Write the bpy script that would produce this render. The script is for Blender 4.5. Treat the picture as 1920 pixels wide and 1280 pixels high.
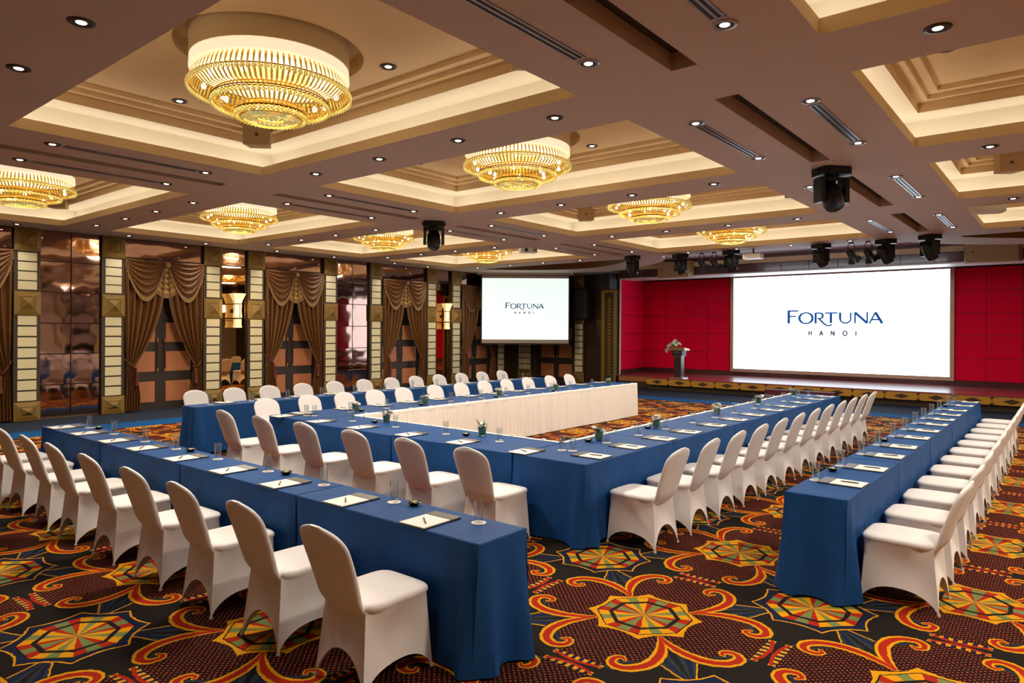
import bpy, math, random
from mathutils import Matrix, Vector

random.seed(7)
for _o in list(bpy.data.objects):
    bpy.data.objects.remove(_o)
SC = bpy.context.scene
COL = SC.collection
PI = math.pi

# ------------------------------------------------------------------ camera
YAW, ROLL, CAM_H = math.radians(39.1955), math.radians(0.3189), 1.95
F_PX, CY_PX = 1289.0, 619.07
_f = Vector((math.cos(YAW), math.sin(YAW), 0))
_r = Vector((math.sin(YAW), -math.cos(YAW), 0))
_u = Vector((0, 0, 1))
_r2 = math.cos(ROLL) * _r + math.sin(ROLL) * _u
_u2 = -math.sin(ROLL) * _r + math.cos(ROLL) * _u
cam_data = bpy.data.cameras.new('camera')
cam_data.sensor_width = 36.0
cam_data.lens = F_PX * 36.0 / 1920.0
cam_data.shift_y = -(640.0 - CY_PX) / 1920.0
cam_data.clip_start = 0.05
cam_data.clip_end = 200
cam = bpy.data.objects.new('camera', cam_data)
COL.objects.link(cam)
cam.matrix_world = Matrix(((_r2.x, _u2.x, -_f.x, 0), (_r2.y, _u2.y, -_f.y, 0), (_r2.z, _u2.z, -_f.z, CAM_H), (0, 0, 0, 1)))
SC.camera = cam

# ------------------------------------------------------------------ world and exposure
world = bpy.data.worlds.new('world')
SC.world = world
world.use_nodes = True
world.node_tree.nodes['Background'].inputs[0].default_value = (0.9, 0.8, 0.7, 1)
world.node_tree.nodes['Background'].inputs[1].default_value = 0.02
SC.view_settings.view_transform = 'Standard'
SC.view_settings.look = 'None'
SC.view_settings.gamma = 1.0
SC.view_settings.use_curve_mapping = False
SC.view_settings.exposure = EXPOSURE = 0.1
SC.cycles.max_bounces = 8
SC.cycles.diffuse_bounces = 4
SC.cycles.glossy_bounces = 4
SC.cycles.transmission_bounces = 8
SC.cycles.transparent_max_bounces = 8
SC.cycles.caustics_reflective = False
SC.cycles.caustics_refractive = False
SC.cycles.sample_clamp_indirect = 4.0

# light levels (one place to tune)
P_DOWN = 34.0        # watts of one recessed downlight
P_CHAND = 105.0      # watts of one chandelier
E_COVE = 4.0         # emission of the cove strips
E_LED = 3.6          # emission of the stage screen
E_PROJ = 0.86        # emission of the projected picture

# ------------------------------------------------------------------ geometry helpers
def lin(r, g, b):
    f = lambda c: (c / 255.0) / 12.92 if c <= 10.31 else (((c / 255.0) + 0.055) / 1.055) ** 2.4
    return (f(r), f(g), f(b), 1.0)


class MB:
    """collects shapes for one mesh"""
    def __init__(self):
        self.v, self.f, self.m = [], [], []

    def add(self, vs, fs, mi=0):
        o = len(self.v)
        self.v += [tuple(p) for p in vs]
        self.f += [tuple(i + o for i in q) for q in fs]
        self.m += [mi] * len(fs)
        return self

    def box(self, x0, x1, y0, y1, z0, z1, mi=0):
        vs = [(x, y, z) for z in (z0, z1) for y in (y0, y1) for x in (x0, x1)]
        return self.add(vs, [(0, 2, 3, 1), (4, 5, 7, 6), (0, 1, 5, 4), (2, 6, 7, 3), (0, 4, 6, 2), (1, 3, 7, 5)], mi)

    def quad(self, a, b, c, d, mi=0):
        return self.add([a, b, c, d], [(0, 1, 2, 3)], mi)

    def loft(self, rings, closed=True, cap0=False, cap1=False, mi=0):
        n = len(rings[0])
        vs = [p for r in rings for p in r]
        fs = []
        for i in range(len(rings) - 1):
            for j in range(n if closed else n - 1):
                k = (j + 1) % n
                fs.append((i * n + j, i * n + k, (i + 1) * n + k, (i + 1) * n + j))
        if cap0:
            fs.append(tuple(range(n - 1, -1, -1)))
        if cap1:
            fs.append(tuple((len(rings) - 1) * n + j for j in range(n)))
        return self.add(vs, fs, mi)

    def lathe(self, prof, n=24, c=(0, 0, 0), cap0=False, cap1=False, mi=0):
        rings = [[(c[0] + r * math.cos(2 * PI * j / n), c[1] + r * math.sin(2 * PI * j / n), c[2] + z) for j in range(n)] for r, z in prof]
        return self.loft(rings, True, cap0, cap1, mi)

    def tube(self, pts, rad, n=6, mi=0, caps=True):
        rings = []
        pts = [Vector(p) for p in pts]
        for i, p in enumerate(pts):
            t = (pts[min(i + 1, len(pts) - 1)] - pts[max(i - 1, 0)]).normalized()
            a = Vector((0, 0, 1)) if abs(t.z) < 0.9 else Vector((1, 0, 0))
            e1 = t.cross(a).normalized()
            e2 = t.cross(e1)
            r = rad[i] if isinstance(rad, (list, tuple)) else rad
            rings.append([tuple(p + e1 * (r * math.cos(2 * PI * j / n)) + e2 * (r * math.sin(2 * PI * j / n))) for j in range(n)])
        return self.loft(rings, True, caps, caps, mi)

    def prism(self, poly, z0, z1, mi=0):
        """convex or simple polygon in xy pushed from z0 to z1"""
        n = len(poly)
        vs = [(x, y, z0) for x, y in poly] + [(x, y, z1) for x, y in poly]
        fs = [tuple(range(n - 1, -1, -1)), tuple(range(n, 2 * n))]
        fs += [(i, (i + 1) % n, n + (i + 1) % n, n + i) for i in range(n)]
        return self.add(vs, fs, mi)

    def xf(self, m):
        self.v = [tuple(m @ Vector(p)) for p in self.v]
        return self

    def mesh(self, name, mats, smooth=None):
        me = bpy.data.meshes.new(name)
        me.from_pydata(self.v, [], self.f)
        for m in (mats if isinstance(mats, (list, tuple)) else [mats]):
            me.materials.append(m)
        if any(self.m):
            me.polygons.foreach_set('material_index', self.m)
        if smooth is not None:
            me.polygons.foreach_set('use_smooth', [True] * len(me.polygons))
            if smooth < 180:
                me.set_sharp_from_angle(angle=math.radians(smooth))
        me.update()
        return me


def RZ(a):
    return Matrix.Rotation(a, 4, 'Z')


def T(x, y, z):
    return Matrix.Translation((x, y, z))


def link(name, mesh, parent=None, mat=None):
    o = bpy.data.objects.new(name, mesh)
    COL.objects.link(o)
    if parent is not None:
        o.parent = parent
    if mat is not None:
        o.matrix_local = mat
    return o


def tag(o, label, cat, group=None, kind=None):
    if label:
        o['label'] = label
    if cat:
        o['category'] = cat
    if group:
        o['group'] = group
    if kind:
        o['kind'] = kind
    return o


def P(name, mesh, mat=None, subs=(), kind=None):
    """a part in a recipe: name, mesh, its place, its sub-parts"""
    return (name, mesh, mat, subs, kind)


def grow(parent, parts):
    for name, mesh, mat, subs, kind in parts:
        o = link(name, mesh, parent, mat)
        if kind:
            o['kind'] = kind
        grow(o, subs)


def thing(name, label, cat, mat, parts, group=None, kind=None):
    e = bpy.data.objects.new(name, None)
    e.empty_display_size = 0.1
    COL.objects.link(e)
    e.matrix_world = mat
    grow(e, parts)
    return tag(e, label, cat, group, kind)


def single(name, mesh, label, cat, mat=None, group=None, kind=None):
    return tag(link(name, mesh, None, mat), label, cat, group, kind)


def struct(name, mesh, parts=(), mat=None, label=None):
    o = link(name, mesh, None, mat)
    o['kind'] = 'structure'
    if label:
        o['label'] = label
    grow(o, parts)
    return o


ORD = ['first', 'second', 'third', 'fourth', 'fifth', 'sixth', 'seventh', 'eighth', 'ninth', 'tenth', 'eleventh', 'twelfth']
# ------------------------------------------------------------------ materials
def pm(name, col, rough=0.5, metal=0.0, var=0.0, vscale=6.0, bump=0.0, bscale=40.0, emis=None, es=0.0, trans=0.0, ior=1.45,
       sheen=0.0, spec=0.5, coat=0.0, coords='Object', stretch=None, alpha=None, nosample=False):
    m = bpy.data.materials.new(name)
    m.use_nodes = True
    nt = m.node_tree
    b = nt.nodes['Principled BSDF']
    b.inputs['Base Color'].default_value = col
    b.inputs['Roughness'].default_value = rough
    b.inputs['Metallic'].default_value = metal
    b.inputs['IOR'].default_value = ior
    b.inputs['Specular IOR Level'].default_value = spec
    b.inputs['Transmission Weight'].default_value = trans
    b.inputs['Sheen Weight'].default_value = sheen
    b.inputs['Coat Weight'].default_value = coat
    if emis:
        b.inputs['Emission Color'].default_value = emis
        b.inputs['Emission Strength'].default_value = es
    if var or bump:
        tc = nt.nodes.new('ShaderNodeTexCoord')
        src = tc.outputs[coords]
        if stretch:
            mp = nt.nodes.new('ShaderNodeMapping')
            mp.inputs['Scale'].default_value = stretch
            nt.links.new(src, mp.inputs[0])
            src = mp.outputs[0]
    if var:
        nz = nt.nodes.new('ShaderNodeTexNoise')
        nz.inputs['Scale'].default_value = vscale
        nz.inputs['Detail'].default_value = 4
        nt.links.new(src, nz.inputs['Vector'])
        mx = nt.nodes.new('ShaderNodeMix')
        mx.data_type = 'RGBA'
        mx.inputs[6].default_value = tuple(max(0, c * (1 - var)) for c in col[:3]) + (1,)
        mx.inputs[7].default_value = tuple(min(1, c * (1 + var)) for c in col[:3]) + (1,)
        nt.links.new(nz.outputs[0], mx.inputs[0])
        nt.links.new(mx.outputs[2], b.inputs['Base Color'])
    if bump:
        nb = nt.nodes.new('ShaderNodeTexNoise')
        nb.inputs['Scale'].default_value = bscale
        nb.inputs['Detail'].default_value = 3
        nt.links.new(src, nb.inputs['Vector'])
        bp = nt.nodes.new('ShaderNodeBump')
        bp.inputs['Strength'].default_value = bump
        bp.inputs['Distance'].default_value = 0.02
        nt.links.new(nb.outputs[0], bp.inputs['Height'])
        nt.links.new(bp.outputs[0], b.inputs['Normal'])
    if nosample:
        m.cycles.emission_sampling = 'NONE'
    return m


M = {}
M['ceil'] = pm('taupe_ceiling_paint', lin(200, 180, 162), 0.75, var=0.05, vscale=0.7)
M['tray'] = pm('gold_beige_tray_paint', lin(224, 196, 148), 0.6, var=0.06, vscale=3)
M['cove'] = pm('cream_cove_paint', lin(240, 233, 218), 0.7, var=0.03, vscale=2)
M['cove_lamp'] = pm('warm_cove_lamp', lin(255, 240, 205), 0.6, emis=(1.0, 0.91, 0.77, 1), es=E_COVE, var=0.02)
M['stage_lamp'] = pm('cool_recess_lamp', lin(250, 250, 255), 0.6, emis=(0.80, 0.90, 1.0, 1), es=9.0, var=0.02)
M['dark'] = pm('dark_recess', lin(52, 40, 36), 0.8, var=0.1)
M['slotwall'] = pm('brown_slot_side', lin(190, 160, 136), 0.8, var=0.08)
M['black'] = pm('black_plastic', lin(18, 17, 18), 0.45, var=0.2, vscale=20)
M['blackmetal'] = pm('black_metal', lin(24, 23, 24), 0.35, 0.4, var=0.2, vscale=15)
M['grille'] = pm('speaker_grille', lin(38, 38, 40), 0.7, bump=0.6, bscale=300, var=0.2)
M['lens'] = pm('dark_glass_lens', lin(60, 66, 74), 0.08, 0.3, var=0.2)
M['alu'] = pm('diffuser_aluminium', lin(150, 148, 150), 0.35, 0.7, var=0.1)
M['trimring'] = pm('bronze_trim_ring', lin(70, 58, 52), 0.35, 0.6, var=0.15)
M['lamp'] = pm('downlight_lamp', lin(255, 245, 225), 0.3, emis=(1.0, 0.90, 0.72, 1), es=6.0, nosample=True, var=0.02)
M['beigebox'] = pm('beige_speaker_box', lin(168, 138, 98), 0.6, var=0.08, vscale=12)
M['gold'] = pm('old_gold_paint', lin(146, 112, 42), 0.42, 0.35, var=0.12, vscale=8, bump=0.15, bscale=60)
M['olive'] = pm('olive_gold_lacquer', lin(126, 98, 42), 0.5, 0.15, var=0.14, vscale=5, bump=0.1, bscale=80)
M['frame'] = pm('dark_bronze_frame', lin(62, 52, 36), 0.5, 0.2, var=0.12, vscale=10)
M['panelcream'] = pm('cream_ribbed_glass', lin(214, 202, 160), 0.42, var=0.06, vscale=30, stretch=(1, 1, 12))
M['doorframe'] = pm('dark_door_stile', lin(52, 43, 37), 0.42, var=0.15, vscale=14)
M['doorpanel'] = pm('copper_brown_door_panel', lin(178, 112, 72), 0.42, var=0.18, vscale=16, bump=0.1, bscale=80)
M['brass'] = pm('brass', lin(196, 158, 78), 0.25, 0.9, var=0.1)
M['redwood'] = pm('dark_red_handle', lin(62, 22, 16), 0.35, var=0.15)
M['curtain'] = pm('brown_gold_damask', lin(104, 64, 24), 0.5, var=0.45, vscale=22, bump=0.2, bscale=60)
M['curtainlight'] = pm('gold_jabot_silk', lin(168, 128, 58), 0.5, sheen=0.3, var=0.2, vscale=14)
M['fringe'] = pm('gold_fringe', lin(128, 98, 52), 0.7, var=0.3, vscale=90)
M['tassel'] = pm('red_gold_tassel', lin(98, 40, 26), 0.7, var=0.3, vscale=60)
M['mahog'] = pm('polished_mahogany', lin(138, 72, 76), 0.24, var=0.3, vscale=3, stretch=(1, 8, 8), coat=0.3)
M['mahogdark'] = pm('dark_mahogany_panel', lin(84, 46, 46), 0.2, var=0.25, vscale=3, stretch=(1, 3, 1), coat=0.2)
M['darkpanel'] = pm('dark_walnut_panel', lin(56, 38, 28), 0.28, var=0.2, vscale=4, stretch=(1, 1, 6))
M['red'] = pm('crimson_felt_panel', lin(238, 0, 60), 0.7, spec=0.15, var=0.07, vscale=2)
M['white_trim'] = pm('white_trim', lin(226, 216, 208), 0.4, var=0.03)
M['ledframe'] = pm('champagne_screen_frame', lin(196, 172, 148), 0.35, 0.2, var=0.08)
M['led'] = pm('lit_white_screen', (0.5, 0.5, 0.5, 1), 0.6, emis=(0.74, 0.89, 1.0, 1), es=E_LED, var=0.01)
M['ledblue'] = pm('lit_blue_letter', (0.01, 0.05, 0.2, 1), 0.6, emis=lin(4, 70, 142), es=0.8, var=0.01, nosample=True)
M['ledgrey'] = pm('lit_grey_letter', (0.2, 0.2, 0.25, 1), 0.6, emis=lin(60, 68, 86), es=0.6, var=0.01, nosample=True)
M['proj'] = pm('projected_mint_white', (0.5, 0.5, 0.5, 1), 0.7, emis=(0.86, 1.0, 0.95, 1), es=E_PROJ, var=0.01)
M['projblue'] = pm('projected_slate_letter', (0.05, 0.1, 0.2, 1), 0.7, emis=lin(40, 66, 102), es=0.7, var=0.01, nosample=True)
M['projgrey'] = pm('projected_grey_letter', (0.2, 0.2, 0.2, 1), 0.7, emis=lin(80, 82, 82), es=0.6, var=0.01, nosample=True)
M['screencloth'] = pm('grey_screen_cloth', lin(176, 160, 146), 0.8, var=0.04)
M['housing'] = pm('cream_screen_housing', lin(190, 178, 162), 0.5, var=0.05)
M['diamondpanel'] = pm('ochre_inlay_panel', lin(188, 136, 44), 0.4, var=0.15, vscale=9)
M['diamond'] = pm('brown_diamond_inlay', lin(72, 46, 30), 0.4, var=0.15, vscale=9)
M['orangewood'] = pm('orange_wood', lin(172, 108, 58), 0.4, var=0.15, vscale=6, stretch=(1, 1, 8))
M['kick'] = pm('dark_kick_board', lin(66, 48, 34), 0.5, var=0.15)
M['stepred'] = pm('dark_red_step', lin(88, 30, 36), 0.45, var=0.12)
M['chair'] = pm('white_stretch_cover', lin(236, 232, 230), 0.62, sheen=0.08, var=0.03, vscale=5, bump=0.05, bscale=25)
M['foot'] = pm('pale_foot_pocket', lin(205, 190, 172), 0.7, var=0.1)
M['skirt'] = pm('ivory_skirt_cloth', lin(240, 236, 232), 0.7, sheen=0.05, var=0.03, vscale=8)
M['paper'] = pm('white_paper', lin(240, 234, 226), 0.6, var=0.02)
M['leather'] = pm('black_folder_leather', lin(34, 32, 32), 0.45, var=0.15, vscale=40)
M['strip'] = pm('grey_folder_strip', lin(104, 100, 96), 0.4, var=0.08)
M['pen'] = pm('black_pen', lin(28, 26, 26), 0.3, var=0.1)
M['coaster'] = pm('white_paper_coaster', lin(232, 226, 216), 0.7, var=0.03)
M['bowl'] = pm('black_lacquer_bowl', lin(20, 18, 18), 0.2, var=0.2)
M['mint'] = pm('pale_sweets', lin(190, 190, 150), 0.5, var=0.25, vscale=60)
M['leaf'] = pm('dark_green_leaf', lin(84, 128, 34), 0.4, var=0.3, vscale=25)
M['sprig'] = pm('green_sprig', lin(70, 92, 46), 0.5, var=0.3, vscale=30)
M['petal'] = pm('white_petal', lin(254, 251, 244), 0.55, var=0.04, vscale=20)
M['petalpink'] = pm('cream_orchid_petal', lin(238, 226, 196), 0.55, var=0.08, vscale=20)
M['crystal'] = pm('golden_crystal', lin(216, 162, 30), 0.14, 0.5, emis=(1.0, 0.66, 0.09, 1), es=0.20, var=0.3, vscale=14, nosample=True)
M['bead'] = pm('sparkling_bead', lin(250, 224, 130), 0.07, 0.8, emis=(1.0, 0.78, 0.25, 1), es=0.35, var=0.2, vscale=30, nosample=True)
M['bulb'] = pm('chandelier_bulb', lin(255, 244, 214), 0.3, emis=(1.0, 0.86, 0.58, 1), es=7.0, var=0.01, nosample=True)
M['glowband'] = pm('lit_white_canopy_band', lin(250, 240, 214), 0.5, emis=(1.0, 0.88, 0.62, 1), es=0.7, var=0.04, nosample=True)
M['goldwire'] = pm('gold_wire', lin(168, 124, 32), 0.25, 0.8, var=0.1)
M['drum'] = pm('cream_drum', lin(222, 202, 166), 0.6, var=0.04)
M['shade'] = pm('lit_alabaster_shade', lin(255, 230, 180), 0.5, emis=(1.0, 0.70, 0.30, 1), es=0.5, var=0.12, vscale=9)
M['lectern'] = pm('dark_rosewood', lin(62, 36, 36), 0.3, var=0.2, vscale=6, stretch=(1, 1, 5))
M['lectrim'] = pm('brushed_bronze', lin(150, 124, 96), 0.3, 0.7, var=0.1)
M['chrome'] = pm('chrome', lin(200, 196, 190), 0.15, 1.0, var=0.05)
M['white'] = pm('white_plastic', lin(228, 224, 216), 0.4, var=0.03)
M['wallpale'] = pm('pale_wall_lining', lin(196, 184, 172), 0.6, var=0.05, vscale=2)
M['wallplain'] = pm('brown_wall_lining', lin(84, 60, 44), 0.5, var=0.15, vscale=2)
M['slat'] = pm('tan_slat', lin(226, 200, 160), 0.5, var=0.1, vscale=10)
M['uppercl'] = pm('pale_upper_ceiling', lin(214, 212, 214), 0.8, var=0.04)
M['wood_crescent'] = pm('gold_brown_recess', lin(128, 92, 46), 0.5, var=0.12)


def cloth_material():
    m = pm('blue_tablecloth', lin(24, 74, 132), 0.65, sheen=0.0, spec=0.25)
    nt = m.node_tree
    b = nt.nodes['Principled BSDF']
    tc = nt.nodes.new('ShaderNodeTexCoord')
    n1 = nt.nodes.new('ShaderNodeTexNoise')
    n1.inputs['Scale'].default_value = 5
    n1.inputs['Detail'].default_value = 3
    nt.links.new(tc.outputs['Object'], n1.inputs['Vector'])
    mx = nt.nodes.new('ShaderNodeMix')
    mx.data_type = 'RGBA'
    mx.inputs[6].default_value = lin(12, 64, 122)
    mx.inputs[7].default_value = lin(20, 74, 134)
    nt.links.new(n1.outputs[0], mx.inputs[0])
    nt.links.new(mx.outputs[2], b.inputs['Base Color'])
    n2 = nt.nodes.new('ShaderNodeTexNoise')
    n2.inputs['Scale'].default_value = 14
    n2.inputs['Detail'].default_value = 5
    nt.links.new(tc.outputs['Object'], n2.inputs['Vector'])
    bp = nt.nodes.new('ShaderNodeBump')
    bp.inputs['Strength'].default_value = 0.18
    bp.inputs['Distance'].default_value = 0.02
    nt.links.new(n2.outputs[0], bp.inputs['Height'])
    nt.links.new(bp.outputs[0], b.inputs['Normal'])
    return m


M['cloth'] = cloth_material()


def thin_glass():
    m = bpy.data.materials.new('clear_thin_glass')
    m.use_nodes = True
    nt = m.node_tree
    nt.nodes.remove(nt.nodes['Principled BSDF'])
    out = nt.nodes['Material Output']
    tr = nt.nodes.new('ShaderNodeBsdfTransparent')
    tr.inputs[0].default_value = (.95, .97, .97, 1)
    gl = nt.nodes.new('ShaderNodeBsdfGlossy')
    gl.inputs['Roughness'].default_value = 0.02
    lw = nt.nodes.new('ShaderNodeLayerWeight')
    lw.inputs[0].default_value = 0.5
    pw = nt.nodes.new('ShaderNodeMath')
    pw.operation = 'POWER'
    pw.inputs[1].default_value = 2.6
    nt.links.new(lw.outputs['Facing'], pw.inputs[0])
    fr = nt.nodes.new('ShaderNodeMath')
    fr.operation = 'MULTIPLY_ADD'
    fr.inputs[1].default_value = 0.8
    fr.inputs[2].default_value = 0.08
    nt.links.new(pw.outputs[0], fr.inputs[0])
    mx = nt.nodes.new('ShaderNodeMixShader')
    nt.links.new(fr.outputs[0], mx.inputs[0])
    nt.links.new(tr.outputs[0], mx.inputs[1])
    nt.links.new(gl.outputs[0], mx.inputs[2])
    nt.links.new(mx.outputs[0], out.inputs[0])
    return m


M['glass'] = thin_glass()


def mirror_material(name, col, wave, rough=0.03):
    """metallic glass with a gentle large-scale warp, like the polished wall panels"""
    m = pm(name, col, rough, 1.0)
    nt = m.node_tree
    b = nt.nodes['Principled BSDF']
    tc = nt.nodes.new('ShaderNodeTexCoord')
    n = nt.nodes.new('ShaderNodeTexNoise')
    n.inputs['Scale'].default_value = 1.6
    n.inputs['Detail'].default_value = 1
    nt.links.new(tc.outputs['Object'], n.inputs['Vector'])
    bp = nt.nodes.new('ShaderNodeBump')
    bp.inputs['Strength'].default_value = wave
    bp.inputs['Distance'].default_value = 0.1
    nt.links.new(n.outputs[0], bp.inputs['Height'])
    nt.links.new(bp.outputs[0], b.inputs['Normal'])
    return m


M['bronze'] = mirror_material('polished_bronze_panel', lin(156, 124, 112), 0.10, 0.05)
M['mirror'] = mirror_material('amber_mirror', lin(214, 168, 112), 0.0, 0.01)


# ---------------------------------------------------------------- carpet
class Ex:
    """tiny expression builder over math nodes"""
    nt = None

    def __init__(self, s):
        self.s = s

    @staticmethod
    def op(name, *a, clamp=False):
        n = Ex.nt.nodes.new('ShaderNodeMath')
        n.operation = name
        n.use_clamp = clamp
        for i, x in enumerate(a):
            if isinstance(x, Ex):
                Ex.nt.links.new(x.s, n.inputs[i])
            else:
                n.inputs[i].default_value = x
        return Ex(n.outputs[0])

    def __add__(self, o): return Ex.op('ADD', self, o)
    def __radd__(self, o): return Ex.op('ADD', o, self)
    def __sub__(self, o): return Ex.op('SUBTRACT', self, o)
    def __rsub__(self, o): return Ex.op('SUBTRACT', o, self)
    def __mul__(self, o): return Ex.op('MULTIPLY', self, o)
    def __rmul__(self, o): return Ex.op('MULTIPLY', o, self)
    def __truediv__(self, o): return Ex.op('DIVIDE', self, o)
    def __lt__(self, o): return Ex.op('LESS_THAN', self, o)
    def __gt__(self, o): return Ex.op('GREATER_THAN', self, o)
    def __and__(self, o): return Ex.op('MULTIPLY', self, o)


def emin(a, b): return Ex.op('MINIMUM', a, b)
def emax(a, b): return Ex.op('MAXIMUM', a, b)
def eabs(a): return Ex.op('ABSOLUTE', a)
def ping(a, s): return Ex.op('PINGPONG', a, s)


def carpet_material():
    m = bpy.data.materials.new('patterned_carpet')
    m.use_nodes = True
    nt = m.node_tree
    Ex.nt = nt
    b = nt.nodes['Principled BSDF']
    b.inputs['Roughness'].default_value = 0.95
    b.inputs['Specular IOR Level'].default_value = 0.1
    geo = nt.nodes.new('ShaderNodeNewGeometry')
    # a small wobble so that the woven edges are not ruler straight
    wob = nt.nodes.new('ShaderNodeTexNoise')
    wob.inputs['Scale'].default_value = 22
    nt.links.new(geo.outputs['Position'], wob.inputs['Vector'])
    wsub = nt.nodes.new('ShaderNodeVectorMath')
    wsub.operation = 'MULTIPLY_ADD'
    wsub.inputs[1].default_value = (0.018, 0.018, 0)
    wsub.inputs[2].default_value = (-0.009, -0.009, 0)
    nt.links.new(wob.outputs['Color'], wsub.inputs[0])
    wadd = nt.nodes.new('ShaderNodeVectorMath')
    nt.links.new(geo.outputs['Position'], wadd.inputs[0])
    nt.links.new(wsub.outputs[0], wadd.inputs[1])
    sep = nt.nodes.new('ShaderNodeSeparateXYZ')
    nt.links.new(wadd.outputs[0], sep.inputs[0])
    x, y = Ex(sep.outputs[0]), Ex(sep.outputs[1])
    PER, CX, CYY = 1.735, 4.243, 2.275
    h = PER / 2
    a0 = ping(x - CX, h)
    b0 = ping(y - CYY, h)
    a, bb = emax(a0, b0), emin(a0, b0)
    s = (a + bb) * 0.70711
    dl = (a - bb) * 0.70711
    # medallion A metrics
    def oct_metric(a, bb):
        s = (a + bb) * 0.70711
        dl = (a - bb) * 0.70711
        rho = emax(a, s)
        axis = a > s
        t_ax = bb / emax(a, 0.001)
        t_dg = dl / emax(s, 0.001)
        t = t_ax * axis + t_dg * (1 - axis)
        return rho, axis, t
    rhoA, axA, tA = oct_metric(a, bb)
    c0, d0 = h - a0, h - b0
    aB, bB = emax(c0, d0), emin(c0, d0)
    rhoB, axB, tB = oct_metric(aB, bB)
    isB = rhoB < rhoA
    rho = emin(rhoA, rhoB)
    ax = axB * isB + axA * (1 - isB)
    t = tB * isB + tA * (1 - isB)
    tt = t * t

    cur = [None]

    def rgb(c):
        n = nt.nodes.new('ShaderNodeRGB')
        n.outputs[0].default_value = c
        return n.outputs[0]

    def mix(mask, col, base):
        n = nt.nodes.new('ShaderNodeMix')
        n.data_type = 'RGBA'
        nt.links.new(mask.s, n.inputs[0])
        for k, v in ((6, base), (7, col)):
            if isinstance(v, tuple):
                n.inputs[k].default_value = v
            else:
                nt.links.new(v, n.inputs[k])
        return n.outputs[2]

    YEL, RED, GRN, BLK = lin(214, 150, 16), lin(164, 38, 18), lin(116, 126, 72), lin(30, 25, 23)
    NAVY, SLATE, MAR, DOT = lin(24, 32, 58), lin(44, 52, 60), lin(30, 16, 15), lin(172, 68, 38)
    col = BLK
    # leaf along the diagonals
    hw = (0.92 - s) * 0.42 + 0.02
    leaf = (s > 0.46) & (s < 0.92) & (dl < hw)
    col = mix(leaf, SLATE, col)
    streak = leaf & (eabs(dl - hw * 0.55) < hw * 0.16)
    col = mix(streak, NAVY, col)
    vein = leaf & (dl < hw * 0.14)
    col = mix(vein, BLK, col)
    edge = (s > 0.46) & (s < 0.92) & (eabs(dl - hw) < 0.0055)
    col = mix(edge, YEL, col)
    # dotted lobes along the axes
    bound = emax(emin((a - 0.25) * 0.45 + 0.24, (a - 0.55) * -1.1 + 0.36), 0.165)
    lobe = (bb < bound) & (a < 0.80)
    slate_rim = (bb < bound + 0.03) & (a < 0.80) & (a > 0.56)
    col = mix(slate_rim, SLATE, col)
    col = mix(lobe, MAR, col)
    g1 = ping(a0 + b0, 0.020)
    g2 = ping(a0 - b0, 0.020)
    dots = lobe & ((g1 * g1 + g2 * g2) < 0.00008)
    col = mix(dots, DOT, col)
    # lobe tips: dashes, then a red edge
    tip = (bb < 0.17) & (a > 0.795) & (a < 0.838)
    dash = ping(bb, 0.026) < 0.013
    col = mix(tip, NAVY, col)
    col = mix(tip & dash, YEL, col)
    redge = (bb < 0.165) & (eabs(a - (bb * bb * -1.2 + 0.848)) < 0.012)
    col = mix(redge, RED, col)
    # scrolls
    pv = nt.nodes.new('ShaderNodeCombineXYZ')
    nt.links.new(a.s, pv.inputs[0])
    nt.links.new(bb.s, pv.inputs[1])
    pts = [(.245, .238, .012), (.32, .295, .030), (.42, .342, .042), (.54, .366, .046), (.645, .350, .046), (.722, .298, .044),
           (.752, .225, .040), (.722, .172, .034), (.665, .162, .029), (.632, .196, .022), (.655, .226, .014)]
    def cr(p0, p1, p2, p3, t):
        return tuple(.5 * (2 * b_ + (c_ - a_) * t + (2 * a_ - 5 * b_ + 4 * c_ - d_) * t * t + (3 * b_ - a_ - 3 * c_ + d_) * t ** 3) for a_, b_, c_, d_ in zip(p0, p1, p2, p3))
    ext = [pts[0]] + pts + [pts[-1]]
    fine = []
    for i in range(len(pts) - 1):
        fine.append(pts[i])
        if i >= 2:
            fine.append(cr(*ext[i:i + 4], .5))
    pts = fine + [pts[-1]]
    best = None
    for (ax0, ay0, w0), (ax1, ay1, w1) in zip(pts[:-1], pts[1:]):
        ex, ey = ax1 - ax0, ay1 - ay0
        L2 = ex * ex + ey * ey
        sub = nt.nodes.new('ShaderNodeVectorMath')
        sub.operation = 'SUBTRACT'
        nt.links.new(pv.outputs[0], sub.inputs[0])
        sub.inputs[1].default_value = (ax0, ay0, 0)
        dot = nt.nodes.new('ShaderNodeVectorMath')
        dot.operation = 'DOT_PRODUCT'
        nt.links.new(sub.outputs[0], dot.inputs[0])
        dot.inputs[1].default_value = (ex / L2, ey / L2, 0)
        hh = Ex.op('ADD', Ex(dot.outputs['Value']), 0.0, clamp=True)
        sc = nt.nodes.new('ShaderNodeVectorMath')
        sc.operation = 'SCALE'
        sc.inputs[0].default_value = (ex, ey, 0)
        nt.links.new(hh.s, sc.inputs['Scale'])
        df = nt.nodes.new('ShaderNodeVectorMath')
        df.operation = 'DISTANCE'
        nt.links.new(sub.outputs[0], df.inputs[0])
        nt.links.new(sc.outputs[0], df.inputs[1])
        q = Ex(df.outputs['Value']) / Ex.op('MULTIPLY_ADD', hh, w1 - w0, w0)
        best = q if best is None else emin(best, q)
    col = mix(best < 1.16, BLK, col)
    col = mix(best < 1.0, YEL, col)
    col = mix(best < 0.52, RED, col)
    # medallions (A heavy yellow rim, B navy rim with a thin yellow outline)
    scal = tt * 0.20
    rimA = (rho < scal + 0.324) & (1 - isB)
    col = mix(rimA, YEL, col)
    rimB = (rho < scal + 0.350) & isB
    col = mix(rimB, YEL, col)
    rimB2 = (rho < scal + 0.336) & isB
    col = mix(rimB2, NAVY, col)
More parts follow.
